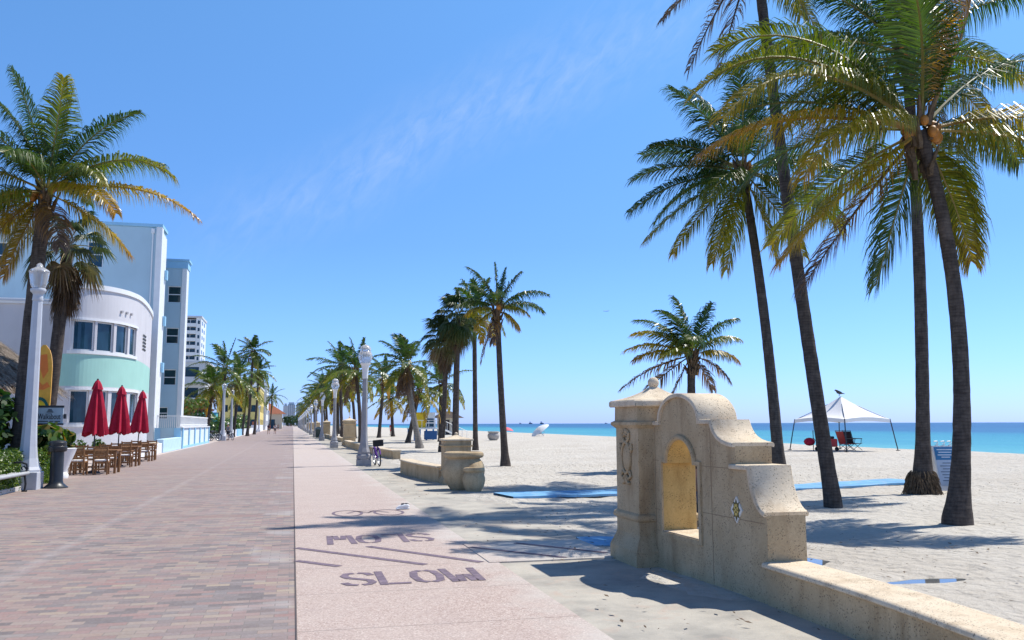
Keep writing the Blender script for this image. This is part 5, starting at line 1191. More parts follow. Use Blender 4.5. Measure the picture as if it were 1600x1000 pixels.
def tiki():
    cx, cy = -13.0, 35.2; o = thing('tiki_hut', 'thatched hut roof at the left edge behind the palms', 'hut', (cx, cy, 0)); rng = random.Random(9); r = MB()
    R = 4.55; apex = 6.6; eave = 2.95
    r.lathe([(R-.4, eave+.1), (R-.05, eave-.05), (R*.66, eave+(apex-eave)*.36), (R*.3, eave+(apex-eave)*.73), (.12, apex)], 30)
    t = MB()
    for _ in range(5200):
        a = rng.uniform(-2.6, .9); k = rng.uniform(0, 1)**.6; rr = R*k+.05; z = apex-(apex-eave)*k+.06; d = Vector((math.cos(a), math.sin(a), 0)); s = Vector((-d.y, d.x, 0)); dn = (d*.78-UPZ*.62+rv(rng)*.12).normalized(); l = rng.uniform(.35, .8)
        p = Vector((math.cos(a)*rr, math.sin(a)*rr, z)); w = s*rng.uniform(.015, .035); t.add([p-w, p+w, p+dn*l+w*.4+UPZ*.03, p+dn*l-w*.4+UPZ*.03], [(0, 1, 2, 3)])
    r.build('roof', m_thatch(), o, True); t.build('thatch_fringe', m_thatch(), o, False, False, False)
    for k in range(6): a = -1.5+k*1.05; p = MB(); p.tube([(math.cos(a)*3.6, math.sin(a)*3.6, 0), (math.cos(a)*3.6, math.sin(a)*3.6, 3.4)], .1, 8); p.build('post', WOOD, o)
tiki()
def surfboard():
    t = aty(70, 539, 31.5); x = t.x; o = thing('surfboard_sign', 'tall orange and yellow surfboard standing behind the grey lamp post', 'surfboard', (x, 31.5, 0)); H = t.z; b = MB()
    out = [((.265*(min(1, .75+k/24*.4)) if k < 20 else .265*math.sqrt(max(0, 1-((k-19.5)/4.55)**2)))+.004, H*(k/24 if k < 20 else .8333+.1667*(k-20)/4)) for k in range(25)]
    poly = [(-a, z) for a, z in out]+[(a, z) for a, z in out[::-1]]
    f = lambda u, v, t: (u, t, v)
    b.prism(poly, f, -.035, .035); b.build('board', plain('amber_board', (.82, .42, .05), .35), o)
    def decal(P, m, nm, off): d = MB(); d.prism(P, f, -.045-off, -.036); d.build(nm, m, o)
    decal([(-.12, H*.92), (.10, H*.93), (.16, H*.80), (.02, H*.74), (-.1, H*.83)], ORANGE, 'orange_flames', .0)
    decal([(-.27, H*.70), (-.12, H*.725), (.02, H*.69), (.15, H*.715), (.24, H*.68), (.05, H*.655), (-.2, H*.66)], ORANGE, 'flower_band', .0)
    decal([(.28*math.cos(math.pi*k/12)*1.0-.04, H*.50+.42*math.sin(math.pi*k/12)) for k in range(13)]+[(.2*math.cos(math.pi*k/12)-.04, H*.50+.32*math.sin(math.pi*k/12)) for k in range(12, -1, -1)], plain('dark_green_arc', (.02, .12, .10)), 'green_arc', .002)
    decal([(.18*math.cos(k*.4)-.03, H*.52+.2*math.sin(k*.4)) for k in range(16)], YELLOW, 'sun_disc', .0)
    for k in range(5): decal([(-.18, H*(.40-.045*k)), (.18, H*(.405-.045*k)), (.18, H*(.425-.045*k)), (-.18, H*(.42-.045*k))], plain('board_stroke', (.06, .10, .09)), 'dark_strokes', .0)
surfboard()
def cafe_sign():
    Y = 29.2; a = aty(52, 635, Y); b = aty(97.5, 663, Y); x0, x1, z1, z0 = a.x, b.x, a.z, b.z; o = thing('hanging_sign', 'pale blue Walkabout sign with dark borders beside the lamp post', 'sign', (x0, Y, 0)); w = MB()
    w.boxz(x0, x1, Y, Y+.05, z0, z1); W_(w, 'board', plain('sign_ice_blue', (.42, .52, .58), .5), o); w = MB(); w.boxz(x0, x1+.02, Y-.012, Y+.06, z1-.035, z1+.03); W_(w, 'border', BLACK, o); w = MB(); w.boxz(x0, x1+.02, Y-.012, Y+.06, z0-.02, z0+.03); W_(w, 'border', BLACK, o)
    f = lambda u, v: (x0+.14+u, Y-.008, z0+.155+v)
    W_(text_mb('Walkabout', .24, f, x1-x0-.2), 'lettering', BLACK, o)
    q = MB()
    for k, (u0, u1) in enumerate(((.16, .52), (.56, .70), (.73, .92))): q.boxz(x0+u0*(x1-x0), x0+u1*(x1-x0), Y-.008, Y-.002, z0+.07, z0+.105)
    q.boxz(x0+.50*(x1-x0), x0+.62*(x1-x0), Y-.008, Y-.002, z1-.235, z1-.215); W_(q, 'small_print', plain('sign_ink', (.10, .12, .13)), o)
    lg = MB()
    for k in range(3): zc = z1-.10-k*.035; ww = .05+.022*k; xc = x0+.565*(x1-x0); lg.boxz(xc-ww, xc+ww, Y-.008, Y-.002, zc-.011, zc+.013)
    W_(lg, 'emblem', BLACK, o); p = MB(); p.boxz(x0-.07, x0-.01, Y, Y+.06, 0, z1+.2); p.boxz(x1+.021, x1+.09, Y-.02, Y+.07, (z0+z1)/2-.1, (z0+z1)/2+.04); W_(p, 'post', BLACK, o)
cafe_sign()
def bench():
    o = thing('bench', 'grey slatted bench with black metal arm cut off at the left edge', 'bench', (-6.75, 23.2, 0)); L = 1.15
    s = MB()
    for k in range(5): s.tube([(-.10+k*.095, -L, .45), (-.10+k*.095, L+.06, .45)], .034, 6)
    s.build('seat', GWOOD, o); b = MB()
    for k in range(5): b.box((-.13-.028*k, .08, .56+k*.085), (.028, 2*L, .07), 0, .006, Matrix.Rotation(-.3, 3, 'Y'))
    b.build('backrest', GWOOD, o)
    fr = MB(); fr.tube([(.36, -L, .46), (.36, L+.1, .46)], .045, 10); fr.build('front_rail', plain('rail_grey', (.42, .42, .42), .6), o, True)
    for y in (-L+.05, L-.05):
        m = MB(); m.tube([(.34, y, 0), (.36, y, .2), (.33, y, .42), (.38, y, .58), (.36, y, .68), (.24, y, .73), (0, y, .72), (-.12, y, .71)], .026, 8); m.tube([(.36, y, .56), (.30, y, .64), (.24, y, .60), (.27, y, .54)], .02, 8); m.tube([(.33, y, .40), (-.10, y, .42), (-.27, y, .92)], .026, 8); m.tube([(-.10, y, .42), (-.2, y, 0)], .026, 8)
        m.tube([(.28, y-.0, .02), (.4, y, .02)], .03, 6); m.build('arm_frame', BLACK, o, True)
bench()
def bollard():
    o = thing('bollard', 'black round bollard with flared foot and cap beside the grey lamp post', 'bollard', (-6.0, 25.55, 0)); b = MB(); b.lathe([(.30, 0), (.30, .03), (.27, .05), (.18, .13), (.165, .2), (.16, .95)], 20); b.build('post', BLACK, o, True)
    c = MB(); c.lathe([(.16, .94), (.215, .96), (.23, 1.0), (.23, 1.08), (.205, 1.10), (.21, 1.14), (.21, 1.19), (.17, 1.23), (.05, 1.245)], 20); c.build('cap', BLACK, o, True)
bollard()
def hedges():
    o = thing('boxwood_hedge', 'clipped bright green hedge behind the bench and the grey lamp post', 'hedge', (-7.2, 25.6, 0)); rng = random.Random(31); m = MB()
    X, Y, Z = .52, 2.6, .47
    for _ in range(15000):
        f = rng.random(); p = Vector((rng.uniform(-X, X), rng.uniform(-Y, Y), rng.uniform(.02, 2*Z)))
        if f < .35: p.x = X*(1+rng.uniform(-.16, .05))
        elif f < .62: p.z = 2*Z*(1+rng.uniform(-.1, .05))
        elif f < .9: p.y = rng.choice((-1, 1, 1))*Y*(1+rng.uniform(-.03, .012))
        p += rv(rng)*.03; p.x += .05*noise.noise(p*3); p.z += .07*noise.noise(p*2.3)
        nrm = (rv(rng)+Vector((p.x*.4, p.y*.1, .4))).normalized(); u = nrm.cross(rv(rng)).normalized(); w = nrm.cross(u); s = rng.uniform(.022, .042)
        m.add([p-u*s, p+w*s*.6, p+u*s, p-w*s*.6], [(0, 1, 2, 3)], (rng.uniform(0, 1)**1.3, rng.uniform(0, .4), 0, 1))
    m.build('foliage', HEDGE, o, False, True, False); c = MB(); c.box((0, 0, .4), (.8, 4.9, .72), 0, .1); c.build('branches', plain('hedge_core', (.02, .035, .012), .95), o)
    a = aty(18, 660, 28.2)
    shrub('sea_grape', 'dark sea grape bush with round leaves at the left edge behind the hedge', 'shrub', (-8.5, 28.2, 1.35), (1.25, 1.6, 1.5), 2600, .105, 451, BUSH, True, (0, .62), None, 9)
    shrub('sea_grape', 'smaller sea grape bush below the sign, with some yellow leaves', 'shrub', (-6.95, 27.9, 1.0), (.55, .8, .75), 700, .115, 452, BUSH, True, (.1, .98), None, 6)
    shrub('sea_grape', 'sea grape bush behind the bench at the far left corner', 'shrub', (-9.3, 25.5, 1.4), (1.4, 1.8, 1.4), 1800, .11, 453, BUSH, True, (0, .6), None, 7)
hedges()
def planting_bed():
    r = MB(); r.quad((-9.4, 20.0, .012), (-6.8, 20.0, .012), (-6.8, 28.8, .012), (-9.4, 28.8, .012)); structure(r.build('soil_bed', plain('mulch', (.16, .11, .075), .95)))
planting_bed()
# ---------------------------------------------------------------- bicycles and people
def bicycle(label, loc, rz, fm, lean=0.0, basket=True, group=None):
    o = thing('bicycle', label, 'bicycle', loc, rz, group); o.rotation_euler = (0, lean, rz); R = .33
    for y in (-.52, .52):
        w = MB(); w.tube([(0, y+R*math.cos(k*math.pi/14), R+.02+R*math.sin(k*math.pi/14)) for k in range(29)], .024, 6, False); wo = w.build('wheel', RUBBER, o, True)
        rim = MB(); rim.tube([(0, y+(R-.035)*math.cos(k*math.pi/14), R+.02+(R-.035)*math.sin(k*math.pi/14)) for k in range(29)], .012, 5, False)
        for k in range(14): a = k*2*math.pi/14; rim.tube([(.02*(-1)**k, y, R+.02), (0, y+(R-.04)*math.cos(a), R+.02+(R-.04)*math.sin(a))], .0035, 4)
        rim.ball((0, y, R+.02), .035, 8); rim.build('rim', STEEL, o, True).parent = wo
    f = MB(); bb = (0, -.06, .3); hd = (0, .34, .80); st = (0, -.2, .78); rh = (0, -.52, R+.02); fh = (0, .52, R+.02)
    f.tube([bb, (0, .3, .66)], .024, 8); f.tube([bb, st], .02, 8); f.tube([(0, -.16, .62), (0, .08, .60), hd], .022, 8); f.tube([(.05, -.52, R+.02), (.03, -.06, .3)], .012, 6); f.tube([(.05, -.52, R+.02), (.02, -.18, .7)], .011, 6); f.tube([(-.05, -.52, R+.02), (-.02, -.18, .7)], .011, 6)
    f.tube([(0, .33, .88), (0, .37, .66)], .026, 8); f.tube([(.05, .37, .64), (.05, .52, R+.02)], .014, 6); f.tube([(-.05, .37, .64), (-.05, .52, R+.02)], .014, 6)
    for y in (-.52, .52): f.tube([(0, y+(R+.05)*math.cos(a), R+.02+(R+.05)*math.sin(a)) for a in [rad(20+k*16) for k in range(10)]], .022, 5)
    f.build('frame', fm, o, True)
    s = MB(); s.ball((0, -.22, .88), .1, 10, (.9, 1.3, .4)); s.tube([(0, -.2, .77), (0, -.21, .86)], .014, 6); s.build('saddle', BLACK, o, True)
    h = MB(); h.tube([(-.32, .14, .98), (-.28, .26, 1.0), (-.1, .34, .99), (.1, .34, .99), (.28, .26, 1.0), (.32, .14, .98)], .013, 6); h.tube([(0, .33, .86), (0, .34, .99)], .014, 6); h.build('handlebar', STEEL, o, True)
    p = MB(); p.tube([(-.16, -.06, .18), (.16, -.06, .42)], .01, 5); p.box((-.17, -.06, .17), (.1, .08, .025)); p.box((.17, -.06, .43), (.1, .08, .025)); p.tube([(.045, -.06+.09*math.cos(k*.5), .3+.09*math.sin(k*.5)) for k in range(14)], .008, 5); p.build('crank', STEEL, o)
    if basket:
        b = MB(); b.boxz(-.19, .19, .42, .70, .78, 1.03, .03); b.build('basket', plain('black_wicker', (.03, .028, .03), .9), o)
    return o
bicycle('purple bicycle with black basket parked against the near beach lamp post', (3.28, 35.35, .01), math.pi+.08, PURPLE, .09)
def skin_mesh(nodes, edges, name, m, parent, sub=2):
    me = bpy.data.meshes.new(name); me.from_pydata([n[0] for n in nodes], edges, []); ob = bpy.data.objects.new(name, me); COL.objects.link(ob)
    sk = ob.modifiers.new('s', 'SKIN'); sk.branch_smoothing = .6
    for i, n in enumerate(nodes): r = n[1] if hasattr(n[1], '__len__') else (n[1], n[1]); me.skin_vertices[0].data[i].radius = r; me.skin_vertices[0].data[i].use_root = (i == 0)
    ss = ob.modifiers.new('ss', 'SUBSURF'); ss.levels = sub; ss.render_levels = sub
    dg = bpy.context.evaluated_depsgraph_get(); m2 = bpy.data.meshes.new_from_object(ob.evaluated_get(dg)); m2.name = name
    bpy.data.objects.remove(ob); m2.materials.clear(); m2.materials.append(m)
    m2.polygons.foreach_set('use_smooth', [True]*len(m2.polygons)); o = bpy.data.objects.new(name, m2); COL.objects.link(o); o.parent = parent; return o
def person(label, loc, rz, shirt, shorts, hairm, skin=SKIN, pose='walk', ph=1, cap=None, bag=None, group=None):
    o = thing('person', label, 'person', loc, rz, group); V = Vector
    if pose == 'sit':
        pel = V((0, 0, .38)); dz = -.58; legs = [(V((s*.1, .05, .36)), V((s*.17, .44, .50)), V((s*.16, .62, .07)), V((s*.17, .82, .04))) for s in (-1, 1)]
        arms = [(V((s*.19, .0, .86)), V((s*.27, .14, .62)), V((s*.17, .40, .56)), V((s*.14, .48, .55))) for s in (-1, 1)]
    else:
        pel = V((0, 0, .95)); dz = 0
        if pose == 'stand': st = [(0, 0), (0, 0)]
        else: st = [(.34*ph, .0), (-.34*ph, .0)]
        legs = []; arms = []
        for s, (f, _) in zip((-1, 1), st):
            hip = V((s*.095, 0, .91)); knee = V((s*.10, f*.55+.03, .50)); ank = V((s*.10, f*.9-(.06 if f < 0 else 0), .08 if f >= 0 else .14)); legs.append((hip, knee, ank, ank+V((s*.02, .17, -.045))))
            arms.append((V((s*.19, 0, 1.42)), V((s*.245, -f*.35, 1.14)), V((s*.25, -f*.6+.10, .92)), V((s*.245, -f*.68+.13, .83))))
    ch_ = pel+V((0, -.01, .40)); nk = pel+V((0, .0, .56)); hd = pel+V((0, .02, .64)); ht = pel+V((0, .015, .75))
    N = [(pel, (.155, .115)), (pel+V((0, .0, .17)), (.135, .10)), (ch_, (.165, .115)), (nk, .055), (hd, (.072, .085)), (ht, (.068, .082))]; E = [(0, 1), (1, 2), (2, 3), (3, 4), (4, 5)]
    for (h, k, a, t) in legs:
        b = len(N); N += [(h, .085), (k, .058), (a, .038), (t, (.042, .028))]; E += [(0, b), (b, b+1), (b+1, b+2), (b+2, b+3)]
    for s, (sh, e, w, hnd) in zip((-1, 1), arms):
        b = len(N); N += [(sh, .058), (e, .042), (w, .029), (hnd, (.036, .02))]; E += [(2, b), (b, b+1), (b+1, b+2), (b+2, b+3)]
        d = (hnd-w).normalized(); sd = V((0, 1, 0))-d*d.y
        sd = sd.normalized() if sd.length > .1 else V((1, 0, 0))
        for q, (off, ln) in enumerate(((-.028, .065), (-.010, .08), (.009, .075), (.026, .06))):
            N.append((hnd+d*ln+sd*off+V((-s*.012, 0, 0)), .0085)); E.append((b+3, len(N)-1))
        N.append((hnd+d*.015+sd*.06, .0095)); E.append((b+3, len(N)-1))
    skin_mesh(N, E, 'body', skin, o)
    f = MB(); f.ball(hd+V((0, .105, .02)), .017, 6, (.8, 1, 1.2))
    f.build('nose', skin, o, True); ey = MB()
    for s in (-1, 1): ey.ball(hd+V((s*.032, .085, .045)), .011, 6)
    ey.build('eyes', BLACK, o, True)
    T = [(pel+V((0, 0, .02)), (.17, .128)), (pel+V((0, 0, .17)), (.155, .118)), (ch_, (.18, .13)), (nk-V((0, 0, .05)), .075)]; TE = [(0, 1), (1, 2), (2, 3)]
    for (sh, e, w, hnd) in arms: b = len(T); T += [(sh, .074), (sh.lerp(e, .75), .066)]; TE += [(2, b), (b, b+1)]
    skin_mesh(T, TE, 'shirt', shirt, o)
    S = [(pel+V((0, 0, .03)), (.168, .128)), (pel+V((0, 0, -.05)), (.165, .125))]; SE = [(0, 1)]
    for (h, k, a, t) in legs: b = len(S); S += [(h, .1), (h.lerp(k, .85), .085)]; SE += [(1, b), (b, b+1)]
    skin_mesh(S, SE, 'shorts', shorts, o)
    hr = MB(); hr.ball(ht+V((0, -.018, -.025)), .098, 12, (.88, 1, .95)); hr.build('hair', hairm, o, True)
    if cap:
        c = MB(); c.ball(ht+V((0, -.005, .01)), .103, 12, (.92, 1.05, .72)); c.box(ht+V((0, .13, .0)), (.13, .1, .015), 0, .005); c.build('cap', cap, o, True)
    if bag:
        g = MB(); g.box(ch_+V((0, -.2, -.06)), (.30, .17, .44), 0, .06); g.build('backpack', bag, o, True)
    sh = MB()
    for (h, k, a, t) in legs: sh.box(a.lerp(t, .55)+V((0, .0, -.03)), (.10, .27, .085), 0, .03)
    sh.build('shoes', plain('shoe_dark', (.06, .06, .06)), o, True); return o
DK = plain('dark_shorts', (.03, .032, .045), .85); WS = plain('white_shirt', (.72, .72, .74), .85); RS = plain('red_shirt', (.55, .03, .04), .85); BS = plain('blue_print_shirt', (.04, .12, .28), .85); HB = plain('dark_hair', (.035, .025, .02), .6); GS = plain('grey_shirt', (.22, .23, .26), .85)
g1 = gp(419.5, 678.5); person('pedestrian in red top with black backpack on the far road', g1, .1, RS, plain('olive_trousers', (.10, .11, .10)), HB, pose='walk', ph=1, bag=DK, group='people on the road')
g1 = gp(429.5, 678.5); person('pedestrian in white shirt and dark shorts walking right of the red top', g1, -.05, WS, DK, HB, pose='walk', ph=-1, group='people on the road')
g1 = gp(434.5, 672); person('pale-shirted walker just behind the white-shirted pedestrian', g1, .0, GS, DK, HB, pose='walk', ph=1, group='people on the road')
g1 = gp(438.5, 670); person('small distant walker in dark shorts near the far lamp posts', g1, .0, WS, DK, HB, pose='walk', ph=-1, group='people on the road')
g1 = gp(454.5, 666.5); person('tiny dark figure in the middle of the road end', g1, .0, DK, DK, HB, pose='stand', group='people on the road')
person('person in white cap standing by bicycles at the far lamp post on the building side', (-6.62, 97.5, 0), 2.4, GS, DK, HB, pose='stand', cap=CUSH)
bicycle('dark bicycle held beside the person in the white cap', (-6.3, 96.6, .01), .5, DK)
bicycle('black bicycle parked left of the far grey lamp post', (-7.55, 93.2, .01), .9, BLACK, .05)
bicycle('white-framed bicycle parked by the low wall at the far grey lamp post', (-7.9, 95.5, .01), 1.2, WHITE, .05, False)
# someone sitting on a low folding chair behind the stone wall, seen through the niche
def low_chair(label, loc, rz, seat, frame, group=None):
    o = thing('folding_chair', label, 'beach chair', loc, rz, group); s = MB()
    s.add([(-.26, -.2, .30), (.26, -.2, .30), (.26, .25, .34), (-.26, .25, .34)], [(0, 1, 2, 3)]); s.add([(-.26, -.2, .285), (.26, -.2, .285), (.26, .25, .325), (-.26, .25, .325)], [(3, 2, 1, 0)]); s.build('seat', seat, o)
    b = MB(); b.box((0, -.32, .62), (.52, .02, .62), 0, .005, Matrix.Rotation(rad(18), 3, 'X')); b.build('backrest', seat, o); f = MB()
    for x in (-.28, .28): f.tube([(x, .30, .34), (x, -.2, .30), (x, -.42, .95)], .014, 6); f.tube([(x, .28, .0), (x, -.18, .32)], .014, 6); f.tube([(x, -.34, .0), (x, .22, .33), (x, .26, .56)], .014, 6); f.tube([(x, .3, .56), (x, -.3, .58)], .02, 6)
    f.tube([(-.28, -.42, .95), (.28, -.42, .95)], .014, 6); f.build('frame', frame, o, True); return o
SIT = (5.35, 11.15, hs(5.35, 11.15))
person('person in dark blue patterned shirt seated behind the stone wall, seen through its niche', SIT, -1.2, BS, DK, HB, SKIN, 'sit')
low_chair('dark folding chair carrying the person behind the stone wall', SIT, -1.2, DK, BLACK)
# ---------------------------------------------------------------- beach things
def tent():
    c = Vector((25.9, 37.8, 0)); z0 = hs(c.x, c.y); rz = rad(14); o = thing('canopy_tent', 'white peaked canopy tent with slanted dark legs on the sand', 'canopy tent', (c.x, c.y, z0), rz)
    A = 1.55; B = 1.74; he = 1.50; hp = 2.62; n = 10; cv = MB()
    def edge(i):
        cs = [(-A, -A), (A, -A), (A, A), (-A, A)]; a, b = cs[i], cs[(i+1) % 4]; return [lerp2(a, b, k/n) for k in range(n+1)]
    for i in range(4):
        E_ = edge(i); rows = []
        for j in range(9):
            t = j/8; row = []
            for k, (x, y) in enumerate(E_):
                u = k/n; sag = .16*math.sin(math.pi*u)*(1-t); zz = he+(hp-he)*(t**1.28)+sag*.6-.12*math.sin(math.pi*t)*math.sin(math.pi*u)*.4
                row.append((x*(1-t)+.0, y*(1-t), zz))
            rows.append(row)
        for j in range(8):
            for k in range(n): cv.quad(rows[j][k], rows[j][k+1], rows[j+1][k+1], rows[j+1][k])
        for k in range(n):
            p, q = rows[0][k], rows[0][k+1]; cv.quad((p[0]*1.01, p[1]*1.01, p[2]-.17), (q[0]*1.01, q[1]*1.01, q[2]-.17), q, p)
    cv.build('canopy', CANVAS, o, True)
    for i, j in ((-1, -1), (1, -1), (1, 1), (-1, 1)): l = MB(); l.tube([(i*B, j*B, 0), (i*A*.99, j*A*.99, he+.02)], .026, 6); l.box((i*B, j*B, .02), (.14, .14, .03)); l.build('leg', BLACK, o)
    f = MB()
    for i, j in ((-1, -1), (1, -1), (1, 1), (-1, 1)): f.tube([(i*A*.98, j*A*.98, he-.02), (0, 0, hp-.1)], .014, 5)
    f.build('roof_frame', BLACK, o); R = Matrix.Rotation(rz, 4, 'Z')
    b = thing('bird', 'dark bird perched on the peak of the canopy tent', 'bird', (c.x-.05, c.y, z0+hp), rz+1.4); m = MB()
    m.tube([(0, -.30, .12), (0, -.16, .14), (0, -.05, .16), (0, .08, .20), (0, .15, .25), (0, .20, .29), (0, .24, .285), (0, .30, .275)], [.012, .03, .075, .085, .06, .048, .035, .006], 10); m.build('body', BLACK, b, True)
    l = MB(); l.tube([(.025, .02, 0), (.025, .02, .13)], .008, 5); l.tube([(-.025, .02, 0), (-.025, .02, .13)], .008, 5); l.build('legs', DGREY, b)
    h = thing('hanging_bag', 'small white bag hanging under the left edge of the canopy tent', 'bag', (c.x-1.5, c.y-.2, z0+1.02)); m = MB(); m.ball((0, 0, .12), .13, 10, (1, .8, 1.1)); m.build('bag', WHITE, h, True); m = MB(); m.tube([(0, 0, .22), (0, 0, .46)], .008, 4); m.build('strap', BLACK, h)
    x, y = c.x-1.05, c.y-.25; w = thing('beach_wagon', 'red folding beach wagon loaded under the canopy tent', 'wagon', (x, y, hs(x, y)), .1); m = MB(); m.boxz(-.45, .45, -.25, .25, .2, .58, .04); m.build('box', REDP, w); m = MB()
    for i in (-1, 1):
        for j in (-1, 1): m.lathe([(.1, -.03), (.1, .03)], 12, (0, 0, 0)) if False else m.tube([(i*.36, j*.24, .1), (i*.36, j*.30, .1)], .1, 12)
    m.build('wheels', RUBBER, w); m = MB(); m.tube([(-.45, 0, .3), (-.75, 0, .62), (-.78, 0, .95)], .015, 6); m.tube([(-.1, .1, .5), (.0, .1, .98), (.1, .1, 1.0)], .02, 6); m.build('handle', BLACK, w)
    m = MB(); m.tube([(-.2, 0, .62), (.1, 0, .62)], .08, 8); m.box((.2, 0, .64), (.3, .3, .12), 0, .03); m.build('towels', DK, w)
    x, y = c.x-1.75, c.y+.1; k = thing('beach_ball_bag', 'rounded red bag left of the beach wagon', 'bag', (x, y, hs(x, y))); m = MB(); m.ball((0, 0, .45), .28, 12, (1, .8, .7)); m.build('bag', RED, k, True); m = MB(); m.tube([(.2, 0, 0), (.22, 0, 1.0)], .02, 6); m.build('pole', BLACK, k)
    for (dx, dy, a, lb) in ((.15, -.1, -1.5, 'red-backed folding chair under the middle of the canopy tent'), (.75, .25, -1.4, 'dark folding chair with armrests under the right part of the canopy tent')):
        x, y = c.x+dx, c.y+dy; low_chair(lb, (x, y, hs(x, y)), a, REDP if dx < .5 else DK, BLACK, 'folding chairs under the canopy tent')
tent()
def sandwich():
    p = gs(1476, 765); o = thing('sandwich_board', 'white sandwich board with blue poster between the two trunks at right', 'sign', p, rad(-14)); H = 1.02; W2 = .26
    for s in (-1, 1):
        m = MB(); m.add([(-W2, s*.34, 0), (W2, s*.34, 0), (W2, s*.03, H), (-W2, s*.03, H), (-W2, s*.34-.02, 0), (W2, s*.34-.02, 0), (W2, s*.03-.02, H), (-W2, s*.03-.02, H)], [(0, 1, 2, 3), (7, 6, 5, 4), (0, 4, 5, 1), (1, 5, 6, 2), (2, 6, 7, 3), (3, 7, 4, 0)]); m.build('panel', WHITE, o)
    d = Vector((0, .31, H)).normalized(); n = Vector((0, -H, .31)).normalized(); b0 = Vector((0, -.36, 0))
    def pl(u0, u1, v0, v1, mt, nm, off): m = MB(); f = lambda u, v: b0+Vector((u, 0, 0))+d*v*1.066+n*off; m.quad(f(u0, v0), f(u1, v0), f(u1, v1), f(u0, v1)); m.build(nm, mt, o)
    pl(-.235, .235, .10, .97, plain('poster_pale_blue', (.50, .58, .68)), 'poster', .008); pl(-.235, .235, .68, .97, plain('poster_blue', (.06, .22, .42)), 'poster_header', .012)
    for v, a in ((.90, .18), (.84, .15), (.78, .18), (.73, .1)): pl(-a, a, v, v+.022, plain('poster_white', (.7, .75, .8)), 'header_lines', .015)
    for k, a in enumerate((.10, .17, .12, .18, .16, .13, .17)): pl(-a, a, .60-k*.065, .617-k*.065, plain('poster_ink', (.12, .16, .22)), 'text_lines', .015)
    t = MB()
    for k, x in enumerate((-.14, .02, .17)): t.tube([(x-.05, 0, H+.10), (x+.03, 0, H+.11), (x+.05, 0, H+.07), (x, 0, H+.05), (x+.05, 0, H+.025), (x-.03, 0, H+.0)], .014, 5)
    t.build('top_cutout', WHITE, o); fl = MB(); fl.lathe([(.05, 0), (.08, .16), (.0, .165)], 10); q = thing('flower_pot', 'small dark pot at the foot of the sandwich board', 'pot', p+Vector((-.16, -.52, .0))); fl = MB(); fl.lathe([(.06, 0), (.085, .15), (.095, .155), (.095, .19), (.07, .19), (.06, .15)], 12); fl.build('pot', BLACK, q, True); st = MB(); leaf_blob(st, (0, 0, .22), (.08, .08, .06), 40, .04, random.Random(2), 3, False, (.7, 1)); st.build('plant', BUSH, q, False, True, False)
sandwich()
def tower_hut():
    p = gs(661, 688); z = p.z; o = thing('lifeguard_tower', 'yellow and white lifeguard tower on blue stilts with bright blue roof', 'lifeguard tower', p, rad(8)); m = MB(); m.boxz(-.95, -.01, -.9, .9, 1.25, 2.75); m.build('yellow_wall', YELLOW, o); m = MB(); m.boxz(0, .95, -.9, .9, 1.25, 2.75); m.build('white_wall', WHITE, o)
    m = MB(); m.boxz(.12, .82, -.93, -.905, 1.35, 1.65); m.boxz(.12, .82, -.93, -.905, 1.78, 2.15); m.build('window', GLASS, o); r = MB(); r.add([(-1.55, -1.5, 2.75), (1.9, -1.5, 2.75), (1.9, 1.5, 2.75), (-1.55, 1.5, 2.75), (-.25, 0, 3.75), (.45, 0, 3.75)], [(0, 1, 5, 4), (1, 2, 5), (2, 3, 4, 5), (3, 0, 4), (3, 2, 1, 0)]); r.build('roof', BLUER, o)
    m = MB(); m.boxz(-1.3, 1.6, -1.3, 1.3, 1.1, 1.245); m.build('deck', WHITE, o)
    for i in (-1.2, 0, 1.4):
        for j in (-1.15, 1.15): l = MB(); l.boxz(i-.07, i+.07, j-.07, j+.07, -.1, 1.095); l.build('leg', BLUER, o)
    q = MB()
    for k in range(5): x = -1.2+k*.7; q.boxz(x-.02, x+.02, -1.29, -1.25, 1.25, 2.0)
    q.boxz(-1.25, 1.55, -1.3, -1.24, 1.95, 2.0); q.tube([(1.6, -1.2, 1.2), (4.2, -1.2, .1)], .05, 6); q.tube([(1.6, -.4, 1.2), (4.2, -.4, .1)], .05, 6)
    for k in range(6): t = k/5; q.tube([(1.6+2.6*t, -1.2, 1.2-1.1*t), (1.6+2.6*t, -1.2, 2.0-1.1*t)], .025, 5)
    q.tube([(1.6, -1.2, 2.0), (4.2, -1.2, .9)], .03, 5); q.build('railing_ramp', WHITE, o); s = MB(); s.boxz(-.3, 1.0, -1.5, -1.32, .1, .95, .05); s.build('blue_kit', plain('navy_tarp', (.03, .10, .26)), o)
    p = aty(699, 668, 118); p = Vector((p.x, p.y, hs(p.x, p.y))); o = thing('beach_hut', 'small white beach hut with brown hip roof between two palm trunks', 'hut', p, rad(5)); m = MB(); m.boxz(-1.15, 1.2, -1.1, 1.1, 0, 2.3); m.build('wall', plain('cream_hut', (.62, .56, .44)), o)
    m = MB(); m.boxz(-.5, .0, -1.13, -1.105, .05, 2.0); m.boxz(.3, .95, -1.13, -1.105, 1.0, 1.7); m.build('door', plain('dark_door', (.06, .05, .05)), o); r = MB(); r.add([(-1.9, -1.7, 2.25), (1.9, -1.7, 2.25), (1.9, 1.7, 2.25), (-1.9, 1.7, 2.25), (-.5, 0, 3.15), (.5, 0, 3.15)], [(0, 1, 5, 4), (1, 2, 5), (2, 3, 4, 5), (3, 0, 4), (3, 2, 1, 0)]); r.build('roof', BROOF, o)
tower_hut()
